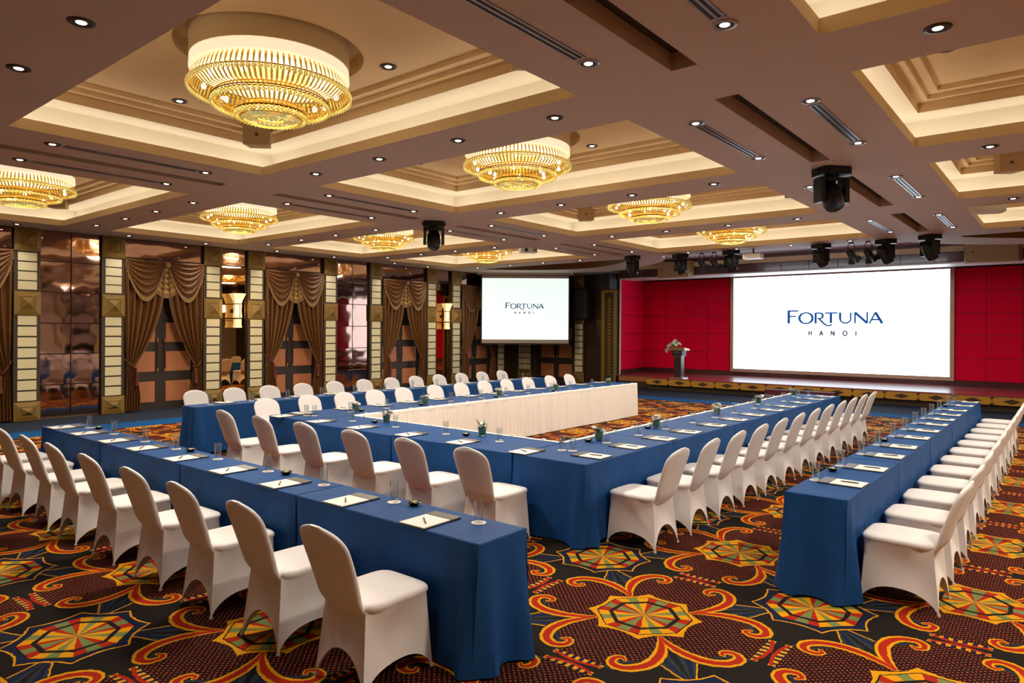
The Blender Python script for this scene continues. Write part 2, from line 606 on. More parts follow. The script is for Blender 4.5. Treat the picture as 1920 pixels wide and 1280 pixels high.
    col = mix(rho < 0.302, BLK, col)
    # outer ring of wedges
    wed_ax = mix(t < 0.15, GRN, RED)
    wed_dg = mix(t < 0.13, GRN, YEL)
    wed = mix(ax, wed_ax, wed_dg)
    col = mix(rho < 0.293, wed, col)
    col = mix(rho < 0.226, BLK, col)
    wed2 = mix(ax, mix(t < 0.19, GRN, RED), mix(t < 0.12, GRN, YEL))
    col = mix(rho < 0.196, wed2, col)
    # plain blue and charcoal border around the patterned field
    XE, YE = 17.75, 14.35
    ox = emax(x - XE, y - YE)
    col = mix(ox > 0.0, lin(20, 78, 132), col)
    col = mix(ox > 0.85, lin(44, 52, 66), col)
    # pile
    nz = nt.nodes.new('ShaderNodeTexNoise')
    nz.inputs['Scale'].default_value = 170
    nz.inputs['Detail'].default_value = 3
    nt.links.new(geo.outputs['Position'], nz.inputs['Vector'])
    mr = nt.nodes.new('ShaderNodeMapRange')
    mr.inputs[1].default_value = 0.3
    mr.inputs[2].default_value = 0.7
    mr.inputs[3].default_value = 0.72
    mr.inputs[4].default_value = 1.15
    nt.links.new(nz.outputs[0], mr.inputs[0])
    mul = nt.nodes.new('ShaderNodeVectorMath')
    mul.operation = 'SCALE'
    nt.links.new(col, mul.inputs[0])
    nt.links.new(mr.outputs[0], mul.inputs['Scale'])
    nt.links.new(mul.outputs[0], b.inputs['Base Color'])
    bp = nt.nodes.new('ShaderNodeBump')
    bp.inputs['Strength'].default_value = 0.25
    bp.inputs['Distance'].default_value = 0.006
    nt.links.new(nz.outputs[0], bp.inputs['Height'])
    nt.links.new(bp.outputs[0], b.inputs['Normal'])
    return m


M['carpet'] = carpet_material()
# ------------------------------------------------------------------ the room
ZC, YW, YR, XW, XB, X0 = 4.025, 16.95, -5.05, 21.5, 23.9, -4.0
ROWS = [(2.20, 5.07), (5.95, 8.84), (9.75, 12.67), (13.58, 16.56)]
COLS = {'A': (10.60, 15.92), 'B': (3.40, 8.50), 'C': (-4.02, 1.38)}
SLOT_X = [(2.10, 5.05), (5.90, 8.83), (9.95, 12.62), (13.55, 16.30)]
SLOT_Y = [(2.27, 2.49), (9.41, 9.63)]

floor = struct('floor', MB().quad((X0, YR, 0), (XW, YR, 0), (XW, YW + 0.3, 0), (X0, YW + 0.3, 0)).mesh('floor', M['carpet']),
               label='dark carpet with yellow scrolls and umbrella medallions, blue border')

# ceiling plane with the coffer and slot openings left out
holes = [(a, b, c, d) for a, b in ROWS for c, d in COLS.values()] + [(a, b, c, d) for a, b in SLOT_X for c, d in SLOT_Y]
xs = sorted({X0, 17.4} | {v for h in holes for v in h[:2]})
ys = sorted({YR, YW} | {v for h in holes for v in h[2:]})
cm = MB()
for xa, xb in zip(xs[:-1], xs[1:]):
    for ya, yb in zip(ys[:-1], ys[1:]):
        mx_, my_ = (xa + xb) / 2, (ya + yb) / 2
        if not any(h[0] < mx_ < h[1] and h[2] < my_ < h[3] for h in holes):
            cm.quad((xa, ya, ZC), (xa, yb, ZC), (xb, yb, ZC), (xb, ya, ZC))
# straight edge towards the stage
cm.quad((17.4, 3.0, ZC), (17.4, 8.9, ZC), (17.4, 8.9, 4.36), (17.4, 3.0, 4.36))
ceiling = struct('ceiling', cm.mesh('ceiling', M['ceil']), label='taupe ceiling with deep lit coffers')


def rect_ring(x0, x1, y0, y1, z):
    return [(x0, y0, z), (x1, y0, z), (x1, y1, z), (x0, y1, z)]


def ring_off(r, o, z):
    x0, x1, y0, y1 = r
    return rect_ring(x0 - o, x1 + o, y0 - o, y1 + o, z)


for (xa, xb) in ROWS:
    for key, (ya, yb) in COLS.items():
        R4 = (xa, xb, ya, yb)
        lip = MB().loft([ring_off(R4, 0, ZC), ring_off(R4, 0, ZC + 0.115), ring_off(R4, 0.05, ZC + 0.115), ring_off(R4, 0.05, ZC + 0.02)])
        cove = MB().loft([ring_off(R4, 0.05, ZC + 0.03), ring_off(R4, 0.32, ZC + 0.03), ring_off(R4, 0.32, ZC + 0.375), ring_off(R4, -0.03, ZC + 0.375)])
        lamp = MB()
        for (p, q, c, d) in ((xa - .2, xb + .2, ya - .20, ya - .15), (xa - .2, xb + .2, yb + .15, yb + .20),
                             (xa - .20, xa - .15, ya - .1, yb + .1), (xb + .15, xb + .20, ya - .1, yb + .1)):
            lamp.box(p, q, c, d, ZC + 0.035, ZC + 0.06)
        tray = MB()
        zt = ZC + 0.375
        prof = [(-0.03, zt), (-0.03, zt + .10), (-0.14, zt + .10), (-0.14, zt + .145), (-0.25, zt + .145), (-0.25, zt + .19)]
        tray.loft([ring_off(R4, o, z) for o, z in prof])
        # flat top with a round recess for the chandelier
        cx, cy, ztop, n = (xa + xb) / 2, (ya + yb) / 2, zt + .19, 64
        hx, hy = (xb - xa) / 2 - .25, (yb - ya) / 2 - .25
        outer, inner = [], []
        ca_ = math.atan2(hy, hx)
        for t in sorted({2 * PI * j / n for j in range(n)} | {ca_, PI - ca_, PI + ca_, 2 * PI - ca_}):
            c_, s_ = math.cos(t), math.sin(t)
            k = min(hx / max(abs(c_), 1e-6), hy / max(abs(s_), 1e-6))
            outer.append((cx + k * c_, cy + k * s_, ztop))
            inner.append((cx + .86 * c_, cy + .86 * s_, ztop))
        tray.loft([outer, inner, [(x, y, ztop + .17) for x, y, z in inner]], cap1=True)
        grow(ceiling, [P('coffer_lip', lip.mesh('coffer_lip', M['tray'])), P('coffer_cove', cove.mesh('coffer_cove', M['cove'])),
                       P('cove_lamp', lamp.mesh('cove_lamp', M['cove_lamp'])), P('coffer_tray', tray.mesh('coffer_tray', M['tray']))])
for xa, xb in SLOT_X:
    for ya, yb in SLOT_Y:
        s_ = MB().loft([rect_ring(xa, xb, ya, yb, ZC), rect_ring(xa, xb, ya, yb, ZC + .14)])
        t_ = MB().quad((xa, ya, ZC + .14), (xa, yb, ZC + .14), (xb, yb, ZC + .14), (xb, ya, ZC + .14))
        grow(ceiling, [P('slot_side', s_.mesh('slot_side', M['slotwall'])), P('slot_back', t_.mesh('slot_back', M['dark']))])


def ray_poly(poly, c, t):
    dx, dy = math.cos(t), math.sin(t)
    best = None
    for (x1, y1), (x2, y2) in zip(poly, poly[1:] + poly[:1]):
        ex, ey = x2 - x1, y2 - y1
        den = dx * ey - dy * ex
        if abs(den) < 1e-9:
            continue
        k = ((x1 - c[0]) * ey - (y1 - c[1]) * ex) / den
        u = ((x1 - c[0]) * dy - (y1 - c[1]) * dx) / den
        if k > 0 and -1e-6 <= u <= 1 + 1e-6:
            best = k if best is None else min(best, k)
    return (c[0] + best * dx, c[1] + best * dy)


def lobe(sign):
    """rounded ceiling apron beside the stage, with a half-moon recess"""
    edge = [(17.40, 8.85), (17.75, 8.95), (18.15, 9.13), (18.50, 9.33), (18.96, 9.68), (19.40, 10.2), (19.82, 10.84), (20.25, 11.5), (20.62, 12.15),
            (20.97, 12.85), (21.2, 13.7), (21.38, 14.8), (21.5, 15.6)]
    out = edge + [(21.5, 16.95), (17.40, 16.95)]
    moon = [(17.47, 9.95)] + [(17.47 + 1.85 * math.sin(PI * k / 20) ** .8, 9.95 + 5.7 * k / 20) for k in range(1, 20)] + [(17.47, 15.65)]
    c = (18.2, 12.8)
    n = 96
    fl = (lambda p, z: (p[0], p[1], z)) if sign > 0 else (lambda p, z: (p[0], 11.93 - p[1], z))
    ang = sorted({2 * PI * j / n for j in range(n)} | {math.atan2(p[1] - c[1], p[0] - c[0]) % (2 * PI) for p in out})
    o_ = [ray_poly(out, c, t) for t in ang]
    i_ = [ray_poly(moon, c, t) for t in ang]
    a = MB().loft([[fl(p, ZC) for p in o_], [fl(p, ZC) for p in i_]])
    a.loft([[fl(p, ZC) for p in edge], [fl(p, 4.36) for p in edge]], closed=False)
    m_ = MB().loft([[fl(p, ZC) for p in i_], [fl(p, ZC + .2) for p in i_]], cap1=True)
    grow(ceiling, [P('ceiling_apron', a.mesh('ceiling_apron', M['ceil'])), P('half_moon_recess', m_.mesh('half_moon_recess', M['wood_crescent']))])


lobe(1)
lobe(-1)
up = MB().quad((17.2, YR, 4.36), (17.2, YW + .3, 4.36), (24.3, YW + .3, 4.36), (24.3, YR, 4.36))
grow(ceiling, [P('cove_lamp', MB().box(17.42, 17.50, 3.1, 8.8, 4.22, 4.30).mesh('cove_lamp', M['stage_lamp']))])
grow(ceiling, [P('upper_ceiling', up.mesh('upper_ceiling', M['uppercl']))])

# ------------------------------------------------------------------ panelled wall kit
def box_mesh(name, mat, *a):
    return MB().box(*a).mesh(name, mat)


PIL_W = 0.475
_fr = box_mesh('pilaster', M['frame'], -PIL_W / 2, PIL_W / 2, 0, .10, 0, ZC)


def pyramid(w, z0, z1, name='pyramid_block'):
    b = MB()
    h = w / 2
    zc = (z0 + z1) / 2
    r0 = lambda o, y: [(-h + o, y, z0 + o), (h - o, y, z0 + o), (h - o, y, z1 - o), (-h + o, y, z1 - o)]
    b.loft([r0(0, .10), r0(0, .135), r0(.02, .14), r0(.10, .165), r0(.11, .155)])
    q = r0(.11, .155)
    b.add(q + [(0, .235, zc)], [(0, 1, 4), (1, 2, 4), (2, 3, 4), (3, 0, 4)])
    return b.mesh(name, M['olive'])


PYR = [pyramid(PIL_W, 3.54, ZC - .01), pyramid(PIL_W, 2.21, 2.70), pyramid(PIL_W, 0.01, .405)]
_cu = box_mesh('cream_panel', M['panelcream'], -.168, .168, .10, .118, -.086, .086)
_cl = box_mesh('cream_panel', M['panelcream'], -.168, .168, .10, .118, -.095, .095)
PIL_SUBS = [P('pyramid_block', p) for p in PYR] + [P('cream_panel', _cu, T(0, 0, z)) for z in (3.425, 3.225, 3.025, 2.828)] + \
           [P('cream_panel', _cl, T(0, 0, .525 + .225 * i)) for i in range(8)]


def pilaster(wall, mat):
    grow(wall, [P('pilaster', _fr, mat, PIL_SUBS)])


_pcache = {}


def wall_panel(w, h, mat, name, d=.03):
    k = (round(w, 3), round(h, 3), mat.name)
    if k not in _pcache:
        b = MB()
        x, z = w / 2 - .006, h / 2 - .006
        r0 = lambda o, y: [(-x + o, y, -z + o), (x - o, y, -z + o), (x - o, y, z - o), (-x + o, y, z - o)]
        b.loft([r0(0, 0), r0(0, d - .006), r0(.006, d)], cap1=True)
        _pcache[k] = b.mesh(name, mat)
    return _pcache[k]


def panel_bay(wall, fr, s0, s1, ncol, rows, mat, name):
    """fr(s, z) gives the placing matrix on the wall"""
    w = (s1 - s0) / ncol
    for i in range(ncol):
        for z0, z1 in rows:
            grow(wall, [P(name, wall_panel(w, z1 - z0, mat, name), fr(s0 + w * (i + .5), (z0 + z1) / 2))])


ROW6 = [(.07 + .66 * i, .07 + .66 * (i + 1)) for i in range(6)]
frL = lambda s, z: T(s, YW, z) @ RZ(PI)
DOORS_L = [(2.60, 4.47), (6.60, 8.45), (10.12, 12.01), (14.18, 16.12), (17.80, 19.74)]
RECESS = .24


def wall_with_niches(axis, s0, s1, plane, niches, ztop=ZC, flip=1):
    """flat lining with door niches; axis 'x': wall along X at Y=plane, axis 'y': along Y at X=plane"""
    b = MB()
    pt = (lambda s, d, z: (s, plane + d, z)) if axis == 'x' else (lambda s, d, z: (plane + d, s, z))
    cur = s0
    for a, c in niches + [(s1, None)]:
        b.quad(pt(cur, 0, 0), pt(a, 0, 0), pt(a, 0, ztop), pt(cur, 0, ztop))
        if c is None:
            break
        b.quad(pt(a, 0, 3.58), pt(c, 0, 3.58), pt(c, 0, ztop), pt(a, 0, ztop))
        b.quad(pt(a, RECESS, 0), pt(c, RECESS, 0), pt(c, RECESS, 3.58), pt(a, RECESS, 3.58))
        b.quad(pt(a, 0, 0), pt(a, RECESS, 0), pt(a, RECESS, 3.58), pt(a, 0, 3.58))
        b.quad(pt(c, 0, 0), pt(c, RECESS, 0), pt(c, RECESS, 3.58), pt(c, 0, 3.58))
        b.quad(pt(a, 0, 3.58), pt(c, 0, 3.58), pt(c, RECESS, 3.58), pt(a, RECESS, 3.58))
        cur = c
    return b


wall_left = struct('wall_left', wall_with_niches('x', X0, XW, YW, DOORS_L).mesh('wall_left', M['wallplain']),
                   label='long wall of bronze panels, pilasters and draped doors')
for s in (4.705, 6.36, 8.69, 9.875, 12.245, 13.94, 16.355, 17.545, 20.0, 2.36, .9):
    pilaster(wall_left, frL(s, 0))
pilaster(wall_left, frL(21.26, 0))
for a, c in ((4.95, 6.12), (12.48, 13.70), (1.14, 2.12)):
    panel_bay(wall_left, frL, a, c, 2, ROW6, M['bronze'], 'bronze_panel')
panel_bay(wall_left, frL, 20.24, 21.02, 1, ROW6, M['darkpanel'], 'dark_panel')
for a, c in ((8.93, 9.635), (16.595, 17.305)):
    panel_bay(wall_left, frL, a, c, 1, [(3.58, ZC - .01)], M['bronze'], 'bronze_panel')
    panel_bay(wall_left, frL, a, c, 1, [(.05, 2.16), (2.16, 3.57)], M['mirror'], 'mirror_panel')
for a, c in DOORS_L:
    panel_bay(wall_left, frL, a + .01, c - .01, 1, [(3.58, ZC - .01)], M['bronze'], 'bronze_panel')

# ------------------------------------------------------------------ doors
def door_parts():
    fb = MB().box(-.86, .86, 0, .05, 0, 2.26)
    fb.box(-.86, .86, 0, .08, 2.17, 2.30)
    for s in (-1, 1):
        fb.box(min(s * .86, s * .78), max(s * .86, s * .78), 0, .09, 0, 2.30)
    pan = []
    for s in (-1, 1):
        for z0, z1 in ((.17, .68), (.90, 1.40), (1.61, 2.10)):
            pan.append(P('door_panel', wall_panel(.62, z1 - z0, M['doorpanel'], 'door_panel', .022), T(s * .43, .05, (z0 + z1) / 2)))
        hb = MB().tube([(0, .055, -.34), (0, .055, .34)], .016, 8)
        br = MB()
        for zz in (-.36, .36):
            br.lathe([(0, -.05), (.018, -.045), (.022, 0), (.018, .045), (0, .05)], 10, (0, .055, zz))
            br.tube([(0, 0, zz), (0, .055, zz)], .012, 6)
        pan.append(P('door_handle', hb.mesh('door_handle', M['redwood'], 60), T(s * .085, .05, 1.30),
                     [P('brass_mount', br.mesh('brass_mount', M['brass'], 60))]))
    return fb.mesh('door', M['doorframe']), pan


_dm, _dp = door_parts()
for i, (a, c) in enumerate(DOORS_L):
    struct('door_%d' % (i + 1), _dm, _dp, T((a + c) / 2, YW + RECESS, 0) @ RZ(PI))

# ------------------------------------------------------------------ wall beside the stage (left of the red niche)
wall_stage = struct('wall_front', wall_with_niches('y', 12.58, YW, XW, [(14.50, 16.42)]).mesh('wall_front', M['wallplain']),
                    label='dark panelled wall between the corner and the red stage')
frS = lambda s, z: T(XW, s, z) @ RZ(PI / 2)
pilaster(wall_stage, frS(14.235, 0))
pilaster(wall_stage, frS(16.67, 0))
panel_bay(wall_stage, frS, 13.22, 13.985, 1, ROW6, M['darkpanel'], 'dark_panel')
panel_bay(wall_stage, frS, 14.50, 16.42, 2, [(3.58, ZC - .01)], M['darkpanel'], 'dark_panel')
struct('door_6', _dm, _dp, T(XW + RECESS, 15.46, 0) @ RZ(PI / 2))
# gold pillar with a stack of arrowheads
pil = MB().box(-.30, .30, 0, .16, 0, 3.42)
fr_ = MB()
for x0_, x1_ in ((-.30, -.20), (.16, .30)):
    fr_.box(x0_, x1_, .16, .21, 0, 3.42)
fr_.box(-.20, .16, .16, .21, 3.32, 3.42)
arrow = MB().add([(-.13, .16, 0), (.09, .16, 0), (-.02, .16, .11), (-.13, .185, 0), (.09, .185, 0), (-.02, .185, .11), (-.02, .16, .03), (-.02, .185, .03)],
                 [(3, 7, 5), (7, 4, 5), (0, 3, 5, 2), (4, 1, 2, 5), (0, 6, 7, 3), (6, 1, 4, 7)]).mesh('arrowhead', M['gold'])
grow(wall_stage, [P('gold_pillar', pil.mesh('gold_pillar', M['frame']), frS(12.90, 0),
                    [P('pillar_frame', fr_.mesh('pillar_frame', M['gold']))] + [P('arrowhead', arrow, T(0, 0, .35 + .112 * i)) for i in range(25)])])

# ------------------------------------------------------------------ the other two walls and the corner behind the stage
wall_right = struct('wall_right', MB().quad((X0, YR, 0), (XW, YR, 0), (XW, YR, 4.36), (X0, YR, 4.36)).mesh('wall_right', M['wallpale']))
frR = lambda s, z: T(s, YR, z)
for s in (2.0, 4.7, 6.36, 8.69, 9.87, 12.24, 13.94, 16.35, 17.54, 20.0):
    pilaster(wall_right, frR(s, 0))
for a, c in ((4.95, 6.12), (8.93, 9.63), (12.48, 13.70), (16.6, 17.3)):
    panel_bay(wall_right, frR, a, c, 2, ROW6, M['bronze'], 'bronze_panel')
struct('wall_back', MB().quad((X0, YR, 0), (X0, YW, 0), (X0, YW, ZC), (X0, YR, ZC)).mesh('wall_back', M['wallpale']))
YN0, YN1 = -.65, 12.55      # stage niche
sb = MB().quad((XW, YR, 0), (XW, YN0, 0), (XW, YN0, 4.36), (XW, YR, 4.36))
struct('wall_front_right', sb.mesh('wall_front_right', M['darkpanel']))

# ------------------------------------------------------------------ stage
st = MB().box(20.74, XB, YN0 - .3, 11.10, .36, .40).box(21.38, XB, 11.10, 12.9, .36, .40)
stage = struct('stage_platform', st.mesh('stage_platform', M['mahog']), label='polished mahogany stage floor')
kb = MB().box(20.92, 21.0, YN0 - .3, 11.10, 0, .17).box(21.44, 21.5, 11.1, 12.55, 0, .19)
kb.box(20.80, 20.92, YN0 - .3, 11.10, .155, .17)
grow(stage, [P('kick_board', kb.mesh('kick_board', M['kick'])),
             P('stage_end_panel', box_mesh('stage_end_panel', M['orangewood'], 21.40, 21.46, 11.12, 12.53, .19, .36))])
DW = .795
_fp = MB()
_w, _z = DW / 2 - .006, .096
_c = .07
octo = [(-_w + _c, -_z), (_w - _c, -_z), (_w, -_z + .03), (_w, _z - .03), (_w - _c, _z), (-_w + _c, _z), (-_w, _z - .03), (-_w, -_z + .03)]
_fp.loft([[(x, 0, z) for x, z in octo], [(x, .05, z) for x, z in octo]], cap1=True)
_fp = _fp.mesh('inlay_panel', M['diamondpanel'])
_dd = MB().loft([[(-.19, .05, 0), (0, .05, -.065), (.19, .05, 0), (0, .05, .065)], [(-.18, .058, 0), (0, .058, -.058), (.18, .058, 0), (0, .058, .058)]], cap1=True).mesh('diamond', M['diamond'])
_st = MB()
for zz in (-.07, .07):
    _st.box(-_w - .03, -_w + .03, .0, .056, zz - .02, zz + .02)
_st = _st.mesh('corner_stud', M['diamond'])
grow(stage, [P('fascia', box_mesh('fascia', M['orangewood'], 20.79, 20.85, YN0 - .3, 11.10, .168, .36))])
for i in range(15):
    yc = 11.08 - DW * (i + .5)
    grow(stage, [P('inlay_panel', _fp, T(20.79, yc, .264) @ RZ(PI / 2), [P('diamond', _dd), P('corner_stud', _st)])])

# red niche: side wall, back wall, dark plinth
def red_panel(w, h):
    return wall_panel(w, h, M['red'], 'red_panel', .025)


nb = MB().quad((XB, YN0 - .2, .4), (XB, 12.85, .4), (XB, 12.85, 4.3), (XB, YN0 - .2, 4.3))
niche = struct('wall_stage_back', nb.mesh('wall_stage_back', M['darkpanel']), label='red panelled back wall of the stage')
RROWS = [(.55 + .66 * i, .55 + .66 * (i + 1)) for i in range(5)]
frB = lambda s, z: T(XB, s, z) @ RZ(PI / 2)
for (a, n_) in ((9.46, 4), (-.60, 4)):
    wdt = .84
    for i in range(n_):
        for z0, z1 in RROWS:
            grow(niche, [P('red_panel', red_panel(wdt, z1 - z0), frB(a + wdt * (i + .5), (z0 + z1) / 2))])
grow(niche, [P('plinth', box_mesh('plinth', M['mahogdark'], XB - .05, XB, YN0, 12.83, .40, .55))])
side_len = math.hypot(XB - XW, .28)
ang = math.atan2(.28, XB - XW)
for nm, y0_, sg in (('wall_stage_side', 12.55, 1), ('wall_stage_side_right', YN0, -1)):
    e_ = MB().quad((0, 0, .4), (side_len, 0, .4), (side_len, 0, 4.3), (0, 0, 4.3))
    w_ = struct(nm, e_.mesh(nm, M['darkpanel']), (), T(XW, y0_, 0) @ RZ(ang * sg))
    for i in range(3):
        for z0, z1 in RROWS:
            m_ = T(side_len / 3 * (i + .5), 0, (z0 + z1) / 2) @ (RZ(PI) if sg > 0 else RZ(0))
            grow(w_, [P('red_panel', red_panel(side_len / 3, z1 - z0), m_)])
    grow(w_, [P('plinth', box_mesh('plinth', M['mahogdark'], 0, side_len, -.04 if sg > 0 else 0, 0 if sg > 0 else .04, .40, .55))])
struct('trim_1', box_mesh('trim_1', M['white_trim'], XW - .03, XW + .02, 12.52, 12.56, .40, 3.79), label='white edge strip beside the red niche')

# bulkhead over the stage: mahogany panels, white lower edge, slatted strip
bh = MB().box(XW + .02, XW + .98, YN0 - .1, 12.58, 3.82, 4.355)
bh.quad((XW + .1, YN0 - .2, 4.28), (XW + .1, 12.85, 4.28), (XB, 12.85, 4.28), (XB, YN0 - .2, 4.28))
bulk = struct('wall_bulkhead', bh.mesh('wall_bulkhead', M['mahogdark']), label='mahogany bulkhead above the stage opening')
for i in range(17):
    a = 12.55 - .805 * i
    c = max(a - .805, YN0)
    if a - c > .1:
        grow(bulk, [P('mahogany_panel', wall_panel(a - c, .29, M['mahogdark'], 'mahogany_panel', .02), T(XW + .02, (a + c) / 2, 3.945) @ RZ(PI / 2))])
sl = MB()
for i in range(260):
    y_ = YN0 + .05 + i * .0505
    if y_ < 12.5:
        sl.box(XW - .02, XW + .02, y_, y_ + .03, 4.10, 4.25)
grow(bulk, [P('slat_strip', sl.mesh('slat_strip', M['slat']), None, (), 'stuff'),
            P('slat_backing', box_mesh('slat_backing', M['slat'], XW, XW + .025, YN0, 12.55, 4.10, 4.25))])
struct('trim_2', box_mesh('trim_2', M['white'], XW - .02, XW + 1.0, YN0, 12.55, 3.785, 3.82), label='white soffit under the stage bulkhead')
# ------------------------------------------------------------------ recessed downlights
def down_parts(cold):
    ring = MB().lathe([(.060, -.003), (.066, -.012), (.082, -.010), (.088, 0.0)], 20)
    can = MB().lathe([(.061, -.004), (.033, -.005)], 20)
    lamp = MB().lathe([(.035, -.005), (.029, -.010), (.0, -.011)], 14)
    return [P('trim_ring', ring.mesh('trim_ring', M['trimring'] if not cold else M['alu'], 60)),
            P('reflector_cup', can.mesh('reflector_cup', M['dark'], 60)), P('lamp', lamp.mesh('lamp', M['lamp'], 60))]


DOWN_W, DOWN_C = down_parts(False), down_parts(True)


def spot(name, loc, power, angle=112, blend=.8, col=(1.0, .93, .86), rad=.06):
    l = bpy.data.lights.new(name, 'SPOT')
    l.energy = power
    l.spot_size = math.radians(angle)
    l.spot_blend = blend
    l.shadow_soft_size = rad
    l.color = col
    o = bpy.data.objects.new(name, l)
    COL.objects.link(o)
    o.location = loc
    return o


def downlight(x, y, label, z=ZC, lit=True, cold=False, power=None):
    e = thing('ceiling_downlight', label, 'downlight', T(x, y, z), DOWN_C if cold else DOWN_W, 'recessed ceiling downlights')
    if lit:
        s = spot('downlight_beam', (0, 0, 0), power or P_DOWN)
        s.parent = e
        s.location = (0, 0, -.02)


ROWN = ['nearest', 'second', 'third', 'farthest']
GAPX = [(-1.9, 'behind the camera'), (1.76, 'behind the nearest coffers'), (5.45, 'between first and second coffer rows'), (9.28, 'between second and third coffer rows'),
        (13.07, 'between third and fourth coffer rows'), (16.93, 'beyond the last coffer row')]
COLN = {'A': 'near the draped wall', 'B': 'under the centre column', 'C': 'at the right side'}
for gi, (gx, gn) in enumerate(GAPX):
    for key, yl in (('A', (11.24, 12.60, 13.90, 15.29)), ('B', (3.92, 5.22, 6.54, 7.84)), ('C', (.72, -.6, -1.9, -3.3))):
        for k, y_ in enumerate(yl):
            downlight(gx, y_, 'recessed downlight %s of four %s, %s' % (ORD[k], COLN[key], gn))
DIFX = [(2.73, 4.50), (6.46, 8.22), (10.30, 12.05), (14.09, 15.90)]
DY = [(8.94, 'aisle by the centre coffers, left'), (10.08, 'aisle by the wall-side coffers'), (2.92, 'aisle by the centre coffers, right'), (1.83, 'aisle by the right-hand coffers')]
for ri, (xa, xb) in enumerate(DIFX):
    for yi, (y_, nm) in enumerate(DY):
        for k, x_ in enumerate((xa, xb)):
            downlight(x_, y_, 'small downlight at %s end of air slot, %s, %s row' % (('near', 'far')[k], nm, ROWN[ri]), cold=(y_ < 5))
for k, x_ in enumerate((4.4, 6.51, 8.27, 10.21, 12.03, 14.3, 15.72)):
    downlight(x_, 16.4, 'downlight close above the draped wall, %s from the left' % ORD[k], power=P_DOWN * 1.5)

# linear air diffusers with two dark slots
def diffuser_parts(L):
    fr = MB()
    for a, c in ((-.055, -.038), (-.010, .010), (.038, .055)):
        fr.box(-L / 2, L / 2, a, c, -.008, .002)
    for a, c in ((-L / 2, -L / 2 + .02), (L / 2 - .02, L / 2)):
        fr.box(a, c, -.055, .055, -.008, .002)
    sl = box_mesh('slot', M['black'], -L / 2 + .02, L / 2 - .02, -.014, .014, -.003, .0)
    return [P('diffuser_frame', fr.mesh('diffuser_frame', M['alu'])), P('slot', sl, T(0, -.024, 0)), P('slot', sl, T(0, .024, 0))]


for ri, (xa, xb) in enumerate(DIFX):
    dp = diffuser_parts(xb - xa - .24)
    for y_, nm in DY:
        thing('air_diffuser', 'long air diffuser with two dark slots, %s, %s row' % (nm, ROWN[ri]), 'air vent', T((xa + xb) / 2, y_, ZC), dp, 'linear air diffusers in the ceiling')

# ------------------------------------------------------------------ chandeliers
def chandelier_parts():
    drum = MB().lathe([(.68, .80), (.725, .79), (.725, .50), (.71, .49)], 48)
    band = MB().lathe([(.72, .495), (.725, .40), (.66, .385), (.36, .40)], 48)
    out = [P('canopy_drum', drum.mesh('canopy_drum', M['drum'], 50)), P('glow_band', band.mesh('glow_band', M['glowband'], 60))]
    tiers = [(.66, .44, .735, .27, .530, .165, 92), (.505, .20, .530, .145, .320, .055, 70), (.305, .10, .320, .045, .280, .00, 46)]
    for ti, (r0, z0, r1, z1, r2, z2, n) in enumerate(tiers):
        st, be, wi = MB(), MB(), MB()
        for j in range(n):
            t = 2 * PI * j / n
            def pt(r, z, da):
                return (r * math.cos(t + da), r * math.sin(t + da), z)
            w = 1.55 / n
            # hanging loop crystals, then rods raked inwards under the tier
            st.loft([[pt(r0, z0, -w * .35), pt(r0, z0, w * .35)], [pt((r0 + r1) / 2 + .01, (z0 + z1) / 2, -w), pt((r0 + r1) / 2 + .01, (z0 + z1) / 2, w)],
                     [pt(r1, z1, -w * .5), pt(r1, z1, w * .5)]], closed=False)
            ra, za = (r1 + r2) / 2, (z1 + z2) / 2 - .035
            st.loft([[pt(r1 - .01, z1, -w * .9), pt(r1 - .01, z1, w * .9)], [pt(ra, za, -w), pt(ra, za, w)], [pt(r2, z2, -w * .6), pt(r2, z2, w * .6)]], closed=False)
            for q in range(3):
                tt = t + q * PI / n
                c = (r1 * 1.005 * math.cos(tt), r1 * 1.005 * math.sin(tt), z1 - .014 - .013 * q)
                s = .016
                be.add([(c[0] + s, c[1], c[2]), (c[0] - s, c[1], c[2]), (c[0], c[1] + s, c[2]), (c[0], c[1] - s, c[2]), (c[0], c[1], c[2] + s * 1.3), (c[0], c[1], c[2] - s * 1.3)],
                       [(0, 2, 4), (2, 1, 4), (1, 3, 4), (3, 0, 4), (2, 0, 5), (1, 2, 5), (3, 1, 5), (0, 3, 5)])
        for rr, zz in ((r0, z0), (r1, z1), (r2, z2)):
            m = 48
            wi.tube([(rr * math.cos(2 * PI * j / m), rr * math.sin(2 * PI * j / m), zz) for j in range(m + 1)], .007, 4, caps=False)
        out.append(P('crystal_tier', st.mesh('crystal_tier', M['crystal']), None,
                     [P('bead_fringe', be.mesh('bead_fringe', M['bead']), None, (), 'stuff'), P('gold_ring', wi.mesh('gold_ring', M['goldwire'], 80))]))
    bot = MB()
    for k in range(7):
        r = .275 * (1 - k / 7)
        bot.lathe([(r, -.005 - .012 * math.sin(k)), (r - .035, -.014 - .012 * math.cos(k))], 28)
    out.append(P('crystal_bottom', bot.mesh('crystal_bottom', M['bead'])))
    bl = MB().lathe([(0, -.03), (.02, -.02), (.025, 0), (.012, .03), (0, .035)], 8).mesh('bulb', M['bulb'], 60)
    for k in range(10):
        a = 2 * PI * k / 10
        out.append(P('bulb', bl, T(.60 * math.cos(a), .60 * math.sin(a), .26)))
    for k in range(6):
        a = 2 * PI * (k + .5) / 6
        out.append(P('bulb', bl, T(.40 * math.cos(a), .40 * math.sin(a), .14)))
    return out


